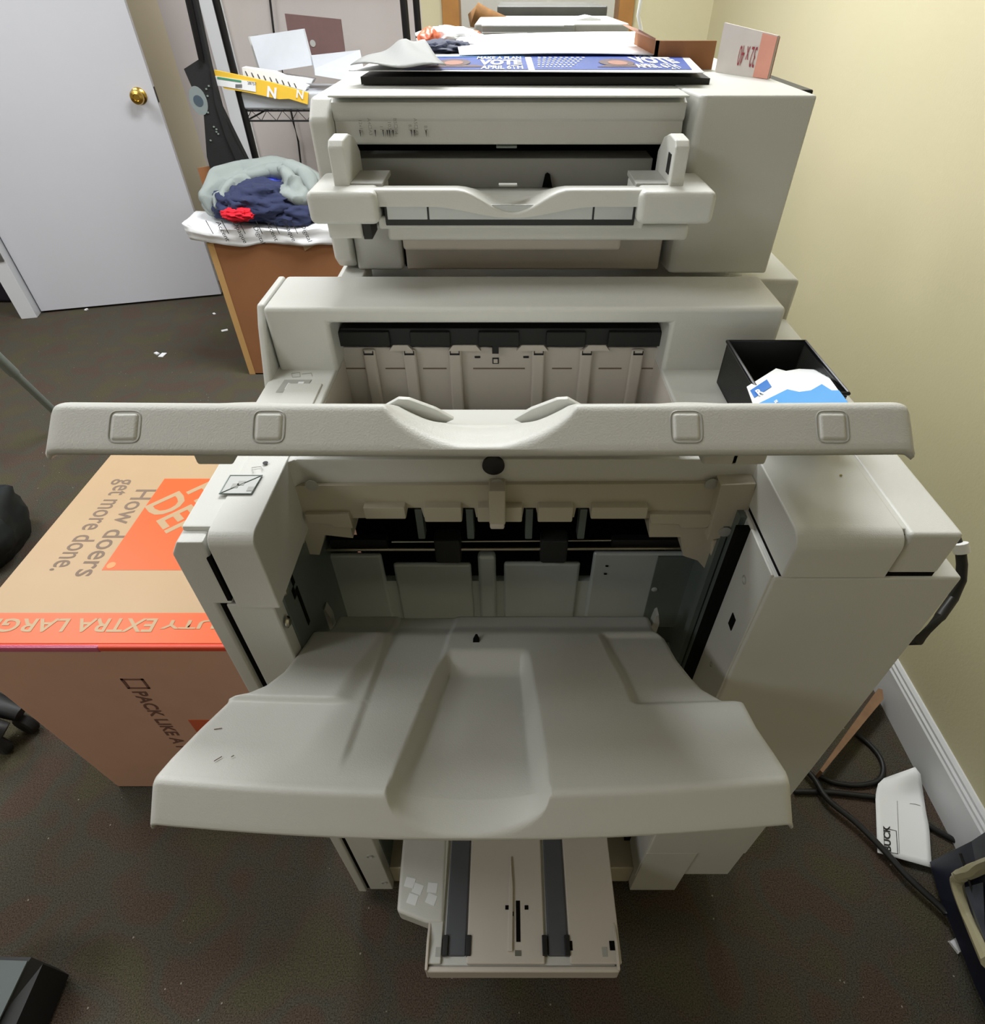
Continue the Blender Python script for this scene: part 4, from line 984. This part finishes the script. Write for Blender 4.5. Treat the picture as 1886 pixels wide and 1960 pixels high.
# papers stacked behind it
for k, (x0, y0, x1, y1, lb) in enumerate(((463, 132, 588, 172, 'striped white leaflet sloping down over the yellow envelope'), (500, 140, 600, 158, 'thin stack of white paper behind the striped leaflet'))):
    Yk = RY0+.01+.07*k
    o = empty('paper_leaflet', PY(x0, y0, Yk), lb, 'paper')
    MB().poly3([PY(x0, y0-3, Yk), PY(x0+60, y0+6, Yk), PY(x1, y1-6, Yk), PY(x1-4, y1+2, Yk), PY(x0+55, y0+24-8*k, Yk), PY(x0+4, y0+22-8*k, Yk)], (0, .05, 0)).build('sheets', PAPER, o, smooth=False)
    for q in range(9 if k == 0 else 3):
        t = q/9; xx = lerp(x0+6, x1-14, t); yy = lerp(y0+4, y1-10, t)
        MB().poly3([PY(xx, yy, Yk-.001), PY(xx+1.5, yy, Yk-.001), PY(xx+6, yy+9, Yk-.001), PY(xx+4, yy+9, Yk-.001)], (0, -.0006, 0)).build('printed_stripe', INKG if k else INKB, o, smooth=False)
o = MB().poly3([PY(478, 70, 3.05), PY(580, 55, 3.05), PY(598, 125, 2.98), PY(500, 140, 2.98)], (.004, .012, 0)).build('foam_board', WHITEP, smooth=False)
tag(o, 'leaning white rectangular panel standing on the wire rack', 'board')
o = empty('brown_board', PY(600, 120, 3.2), 'dark brown board with a round hole behind the white panel', 'board')
MB().poly3([PY(545, 26, 3.2), PY(652, 37, 3.2), PY(662, 112, 3.2), PY(562, 130, 3.2)], (0, .012, 0)).build('board', MAROON, o, smooth=False)
MB().lathe([(.012, 0), (.012, .001), (.001, .001)], PY(599, 83, 3.199), (0, -1, 0), 20).build('hole', PLG, o)
o = MB().poly3([PY(597, 118, 3.0), PY(690, 108, 3.0), PY(700, 160, 2.9), PY(603, 144, 2.9)], (0, .01, .02)).build('white_carton', WHITEP, smooth=False)
tag(o, 'pale lilac-white box lying right of the leaning white panel', 'box')
o = MB().poly3([PY(475, 70, 3.1), PY(479, 69, 3.1), PY(502, 140, 3.02), PY(496, 142, 3.02)], (0, .1, 0)).build('grey_binder', PLG, smooth=False)
tag(o, 'narrow grey binder edge directly left of the white panel', 'binder')
o = MB().tube([PY(512, -60, YW-.02), PY(517, 0, YW-.02), PY(524, 60, YW-.02), PY(548, 170, YW-.02), PY(562, 235, YW-.02), PY(571, 270, YW-.02), PY(577, 322, YW-.02), PY(590, 400, YW-.02)], .005, 8).build('wall_cord', CORD)
tag(o, 'thin black cord hanging down the back wall behind the rack', 'cord')
o = MB().box(PY(585, 300, 3.0).x, PY(640, 300, 3.0).x, 2.96, 3.15, .13, .62, .02, 4).build('pale_bin', WHITEP)
tag(o, 'pale bin under the wire shelf next to the clothes', 'bin')
# black hanging garment with round badge
hang = empty('black_tote_bag', PY(420, 200, 2.86), 'long black fabric bag with round grey badge hanging left of the rack', 'bag')
outl = [(345, -40), (366, -40), (387, 60), (402, 128), (422, 205), (450, 262), (488, 338), (470, 345), (410, 352), (396, 300), (390, 220), (352, 132), (380, 114)]
o_ = []
mb = MB(); mb.poly3([PY(x, y, 2.84+.02*math.sin(y*.03)*0) for x, y in outl], (0, .03, 0)); mb.build('bag_body', BAGB, hang, ang=20)
MB().poly3([PY(x, y, 2.83) for x, y in ((402, 130), (420, 200), (445, 262), (484, 335), (462, 330), (432, 262), (412, 200))], (0, .008, 0)).build('side_fold', BAGB, hang, smooth=False)
MB().poly3([PY(x, y, 2.835) for x, y in ((352, -40), (360, -40), (381, 60), (392, 115), (384, 115), (374, 60))], (0, -.012, 0)).build('strap', BLACKM, hang, smooth=False)
bc = PY(380, 193, 2.838)
MB().prism([(bc.x+.034*math.cos(a), bc.z+.048*math.sin(a)) for a in [2*math.pi*k/32 for k in range(32)]], 'y', bc.y-.001, bc.y+.004).build('badge_disc', mat('badge_grey', (130, 140, 140), .6), hang, smooth=False)
MB().lathe([(.019, 0), (.019, .002), (.001, .002)], bc, (0, -1, 0), 20).build('badge_centre', mat('badge_slate', (70, 84, 96), .6), hang)
for k in range(9):
    px, py = random.uniform(392, 420), random.uniform(140, 280)
    q = PY(px, py, 2.838); MB().box(q.x-.003, q.x+.003, 2.836, 2.84, q.z-.003, q.z+.002).build('paint_spot', GREYM, hang, smooth=False)

# ================================================================== RIGHT SIDE: CABLE, BOARD, CORDS, ENVELOPE, BAG
o = empty('power_cable', (.5, .6, 0), 'thick black cable with white tag hanging behind the machine by the tan wall', 'cable')
P = [PX(1790, 1000, .5), PX(1830, 1030, .503), PX(1840, 1060, .505), PX(1842, 1080, .508), PX(1840, 1110, .505), PX(1825, 1145, .5), PX(1800, 1180, .48), PX(1760, 1225, .455), Vector((.44, .56, .55)), Vector((.44, .56, .02))]
MB().tube(P, .0055, 12).build('cord', CORD, o)
MB().tube([PX(1838, 1040, .502), PX(1842, 1058, .505)], .008, 12).build('paper_tag', PAPER, o)
o = MB().poly3([PZ(1561, 1485, .02), PZ(1566, 1490, .02), PZ(1682, 1350, .02), PZ(1680, 1332, .02), PZ(1672, 1330, .02)], (0, 0, .03)).build('wood_strip', mat('bare_wood', (132, 100, 72), .7, noise_amt=.3, scale=30), smooth=False)
tag(o, 'short strip of bare wood on the carpet against the machine base', 'wood strip')
def spl(pts, n=8):
    P = [Vector(p) for p in pts]; out = []
    for i in range(len(P)-1):
        p0, p1, p2, p3 = P[max(i-1, 0)], P[i], P[i+1], P[min(i+2, len(P)-1)]
        for k in range(n):
            t = k/n; out.append(.5*((2*p1)+(-p0+p2)*t+(2*p0-5*p1+4*p2-p3)*t*t+(-p0+3*p1-3*p2+p3)*t*t*t))
    out.append(P[-1]); return out
f = lambda l, z=.019: spl([PZ(x, y, z) for x, y in l])
o = MB().tube(f([(1540, 1470), (1560, 1492), (1585, 1530), (1640, 1575), (1690, 1625), (1740, 1680), (1803, 1738), (1812, 1750)]), .0065, 10).build('extension_cord', CORD)
tag(o, 'longest black cord crossing the envelope corner toward the navy bag', 'cord', 'black cords on the carpet')
o = MB().tube(f([(1520, 1515), (1580, 1516), (1640, 1522), (1690, 1530), (1740, 1555), (1790, 1588), (1850, 1620)], .006), .006, 10).build('extension_cord', CORD)
tag(o, 'black cord passing beneath the white envelope', 'cord', 'black cords on the carpet')
o = MB().tube(f([(1640, 1405), (1665, 1425), (1685, 1450), (1691, 1475), (1680, 1495), (1640, 1503), (1595, 1497), (1565, 1483)], .006), .0055, 10).build('extension_cord', CORD)
tag(o, 'black cord looped in an arc above the white envelope', 'cord', 'black cords on the carpet')
en = empty('envelope', PZ(1730, 1570, .0), 'white envelope with printed BUCK return address on the carpet', 'envelope')
def ez(x, y): return .012+(.03*smooth(1530, 1465, y))
pts = [(1676, 1520), (1678, 1500), (1690, 1487), (1738, 1466), (1762, 1474), (1773, 1550), (1779, 1565), (1786, 1640), (1781, 1661), (1680, 1632), (1679, 1580)]
rows = []
for j in range(15):
    v = j/14; yy0 = lerp(1490, 1632, v); yy1 = lerp(1468, 1661, v)
    xl_ = interp([(0, 1692), (.08, 1680), (.25, 1676), (1, 1680)], v); xr_ = interp([(0, 1752), (.06, 1762), (.45, 1773), (.6, 1779), (1, 1784)], v)
    rows.append([PZ(lerp(xl_, xr_, i/10), lerp(yy0, yy1, i/10), .013+.03*(1-smooth(0, .3, v))*smooth(0, 1, i/10)) for i in range(11)])
MB().grid(rows).build('paper', PAPER, en, ang=80, solid=.0006)
ee = lambda x, y: PZ(x, y, .0145)
b4 = [ee(1692, 1585), ee(1716, 1590), ee(1719, 1634), ee(1694, 1630)]
MB().tube(b4+[b4[0]], .0007, 5).build('printed_box', INKB, en)
text('printed_text', 'BUCK', .0185, ee(1706, 1631), (b4[0]-b4[3]), (b4[3]-b4[2])*1, INKB, en, bold=.0006, sx=1.1)
MB().tube([ee(1722, 1633), ee(1718, 1533)], .0006, 4).build('printed_line', INKG, en)
MB().tube([ee(1742, 1538), ee(1753, 1539), ee(1762, 1542)], .0005, 4).build('pen_mark', INKG, en)
# navy bag in the right corner
nb = empty('navy_bag', (.75, .15, 0), 'glossy navy bag with a beige printed frame in the lower right corner', 'bag')
def nz_(px, py, h):  # plane that leans from the floor up toward the wall
    return PZ(px, py, h)
V_ = [nz_(1780, 1650, .02), nz_(1800, 1720, .02), nz_(1866, 1885, .02), nz_(1900, 1960, .02), nz_(1990, 1960, .30), nz_(1960, 1700, .30), nz_(1890, 1590, .28), nz_(1860, 1610, .2)]
cen = sum((v for v in V_), Vector())/len(V_)
mb = MB(); bmx = bmesh.new()
topv = [bmx.verts.new(v) for v in V_]; cv = bmx.verts.new(cen+Vector((0, 0, .02)))
for i in range(len(topv)): bmx.faces.new((topv[i], topv[(i+1) % len(topv)], cv))
botv = [bmx.verts.new((v.x+.012, v.y, max(.002, v.z-.018))) for v in V_]
for i in range(len(topv)): bmx.faces.new((topv[i], botv[i], botv[(i+1) % len(topv)], topv[(i+1) % len(topv)]))
bmx.faces.new(botv); bmesh.ops.recalc_face_normals(bmx, faces=bmx.faces[:]); mb.add(bmx)
mb.build('bag_body', NAVYP, nb, smooth=False)
def onbag(px, py):
    # nearest facet of the bag top
    best = None; r = ray(px, py); o0 = Vector((0, 0, H))
    from mathutils.geometry import intersect_ray_tri
    for i in range(len(V_)):
        h = intersect_ray_tri(V_[i], V_[(i+1) % len(V_)], cen+Vector((0, 0, .02)), r, o0, False)
        if h is not None and (best is None or h.z > best.z): best = h
    return best+Vector((0, 0, .004))
try:
    MB().tube(spl([onbag(1905, 1652), onbag(1880, 1660), onbag(1850, 1672), onbag(1832, 1682), onbag(1832, 1700), onbag(1842, 1730), onbag(1856, 1765), onbag(1875, 1810), onbag(1890, 1845)], 4), .011, 8).build('printed_frame', BEIGE, nb)
    MB().poly3([onbag(x, y) for x, y in ((1845, 1700), (1880, 1690), (1884, 1800), (1868, 1770))], (0, 0, -.002)).build('printed_picture', mat('slate_picture', (90, 96, 112), .4, noise_amt=.7, scale=30), nb, smooth=False)
    MB().tube([onbag(1836, 1635), onbag(1850, 1672), onbag(1862, 1712)], .003, 6).build('bag_crease', CORD, nb)
except Exception as ex: print('bag detail skipped', ex)

# ================================================================== LEFT SIDE
o = empty('black_crate', PZ(0, 1960, 0), 'dark grey lidded case in the lower left corner', 'case')
MB().poly3([PZ(-90, 1835, .12), PZ(54, 1840, .12), PZ(-6, 1965, .12), PZ(-90, 2050, .12)], (0, 0, .003)).build('lid', mat('case_grey', (78, 86, 84), .45), o, smooth=False)
A_ = [PZ(-90, 1830, .118), PZ(60, 1832, .118), PZ(82, 1845, .10), PZ(20, 1985, .10), PZ(-90, 2060, .118)]
MB().poly3(A_, (0, 0, -.09)).build('case_body', DK, o, smooth=False)
o = empty('office_chair_base', (-1.2, .6, 0), 'black office chair base with castors at the left picture edge', 'chair base')
p0 = Vector((-1.35, .66, .12))
MB().tube([PZ(-160, 1330, .12), PZ(-20, 1345, .11), PZ(40, 1365, .08)], [.03, .028, .02], 10).build('leg', DK, o)
MB().tube([PZ(-160, 1330, .12), PZ(-40, 1390, .11), PZ(10, 1400, .08)], [.03, .028, .02], 10).build('leg', DK, o)
MB().lathe([(.024, -.012), (.028, -.008), (.028, .008), (.024, .012)], PZ(50, 1385, .028), (.3, 1, 0), 20).build('castor', RUB, o)
MB().lathe([(.024, -.012), (.028, -.008), (.028, .008), (.024, .012)], PZ(0, 1425, .028), (.3, 1, 0), 20).build('castor', RUB, o)
o = MB().grid(lump(PZ(-55, 1020, .10), (.12, .17, .12), 2.6, .18, 2)).build('black_backpack', mat('black_nylon', (26, 32, 32), .5, noise_amt=.3), ang=90)
tag(o, 'bulky black bag at the left edge beyond the moving box', 'bag')
o = empty('grey_pole', PZ(100, 790, .25), 'grey-green metal pole slanting down at the left edge above the moving box', 'pole')
a, b = PZ(-60, 632, .55), PZ(130, 812, .02)
MB().tube([a, b], .0135, 14).build('tube', GREYM, o)
mid = a.lerp(b, .39); m2 = a.lerp(b, .0)
MB().tube([m2, mid], .018, 14).build('outer_sleeve', GREYM, o)
o = MB().box(-3.0, -2.72, 3.25, 3.5, .002, .32, .02).build('dark_bin', mat('purple_black', (28, 22, 36), .6)); tag(o, 'dark bin standing outside past the door hinge', 'bin')
for k, (px, py) in enumerate(((430, 632), (311, 679), (300, 676), (1838, 1806), (165, 592), (410, 600))):
    p = PZ(px, py, .004); s_ = (.016, .02, .012, .016, .008, .01)[k]
    o = MB().box(p.x-s_, p.x+s_, p.y-s_*.6, p.y+s_*.6, .001, .005, .001, rot=Matrix.Rotation(.5+k, 3, 'Z')).build('paper_scrap', PAPER)
    tag(o, ['white paper scrap on the carpet near the brown box corner', 'larger of two white scraps close together on the open carpet', 'smaller of two white scraps close together on the open carpet', 'white scrap under the edge of the navy bag', 'tiny white scrap below the door hinge side', 'small white scrap below the door free edge'][k], 'paper scrap', 'paper scraps on the carpet')
# ceiling fixtures (out of frame)
for i, (x, y, sx, sy, w_) in enumerate(LAMPS):
    o = empty('ceiling_light', (x, y, 2.56), 'recessed fluorescent ceiling panel %s' % ['over the door side', 'over the copier', 'over the moving box', 'behind the photographer', 'added unseen to brighten the room beyond the window'][i], 'ceiling light')
    MB().box(x-sx/2-.03, x+sx/2+.03, y-sy/2-.03, y+sy/2+.03, 2.57, 2.6).build('frame', TRIM, o, smooth=False)
bpy.context.view_layer.update()
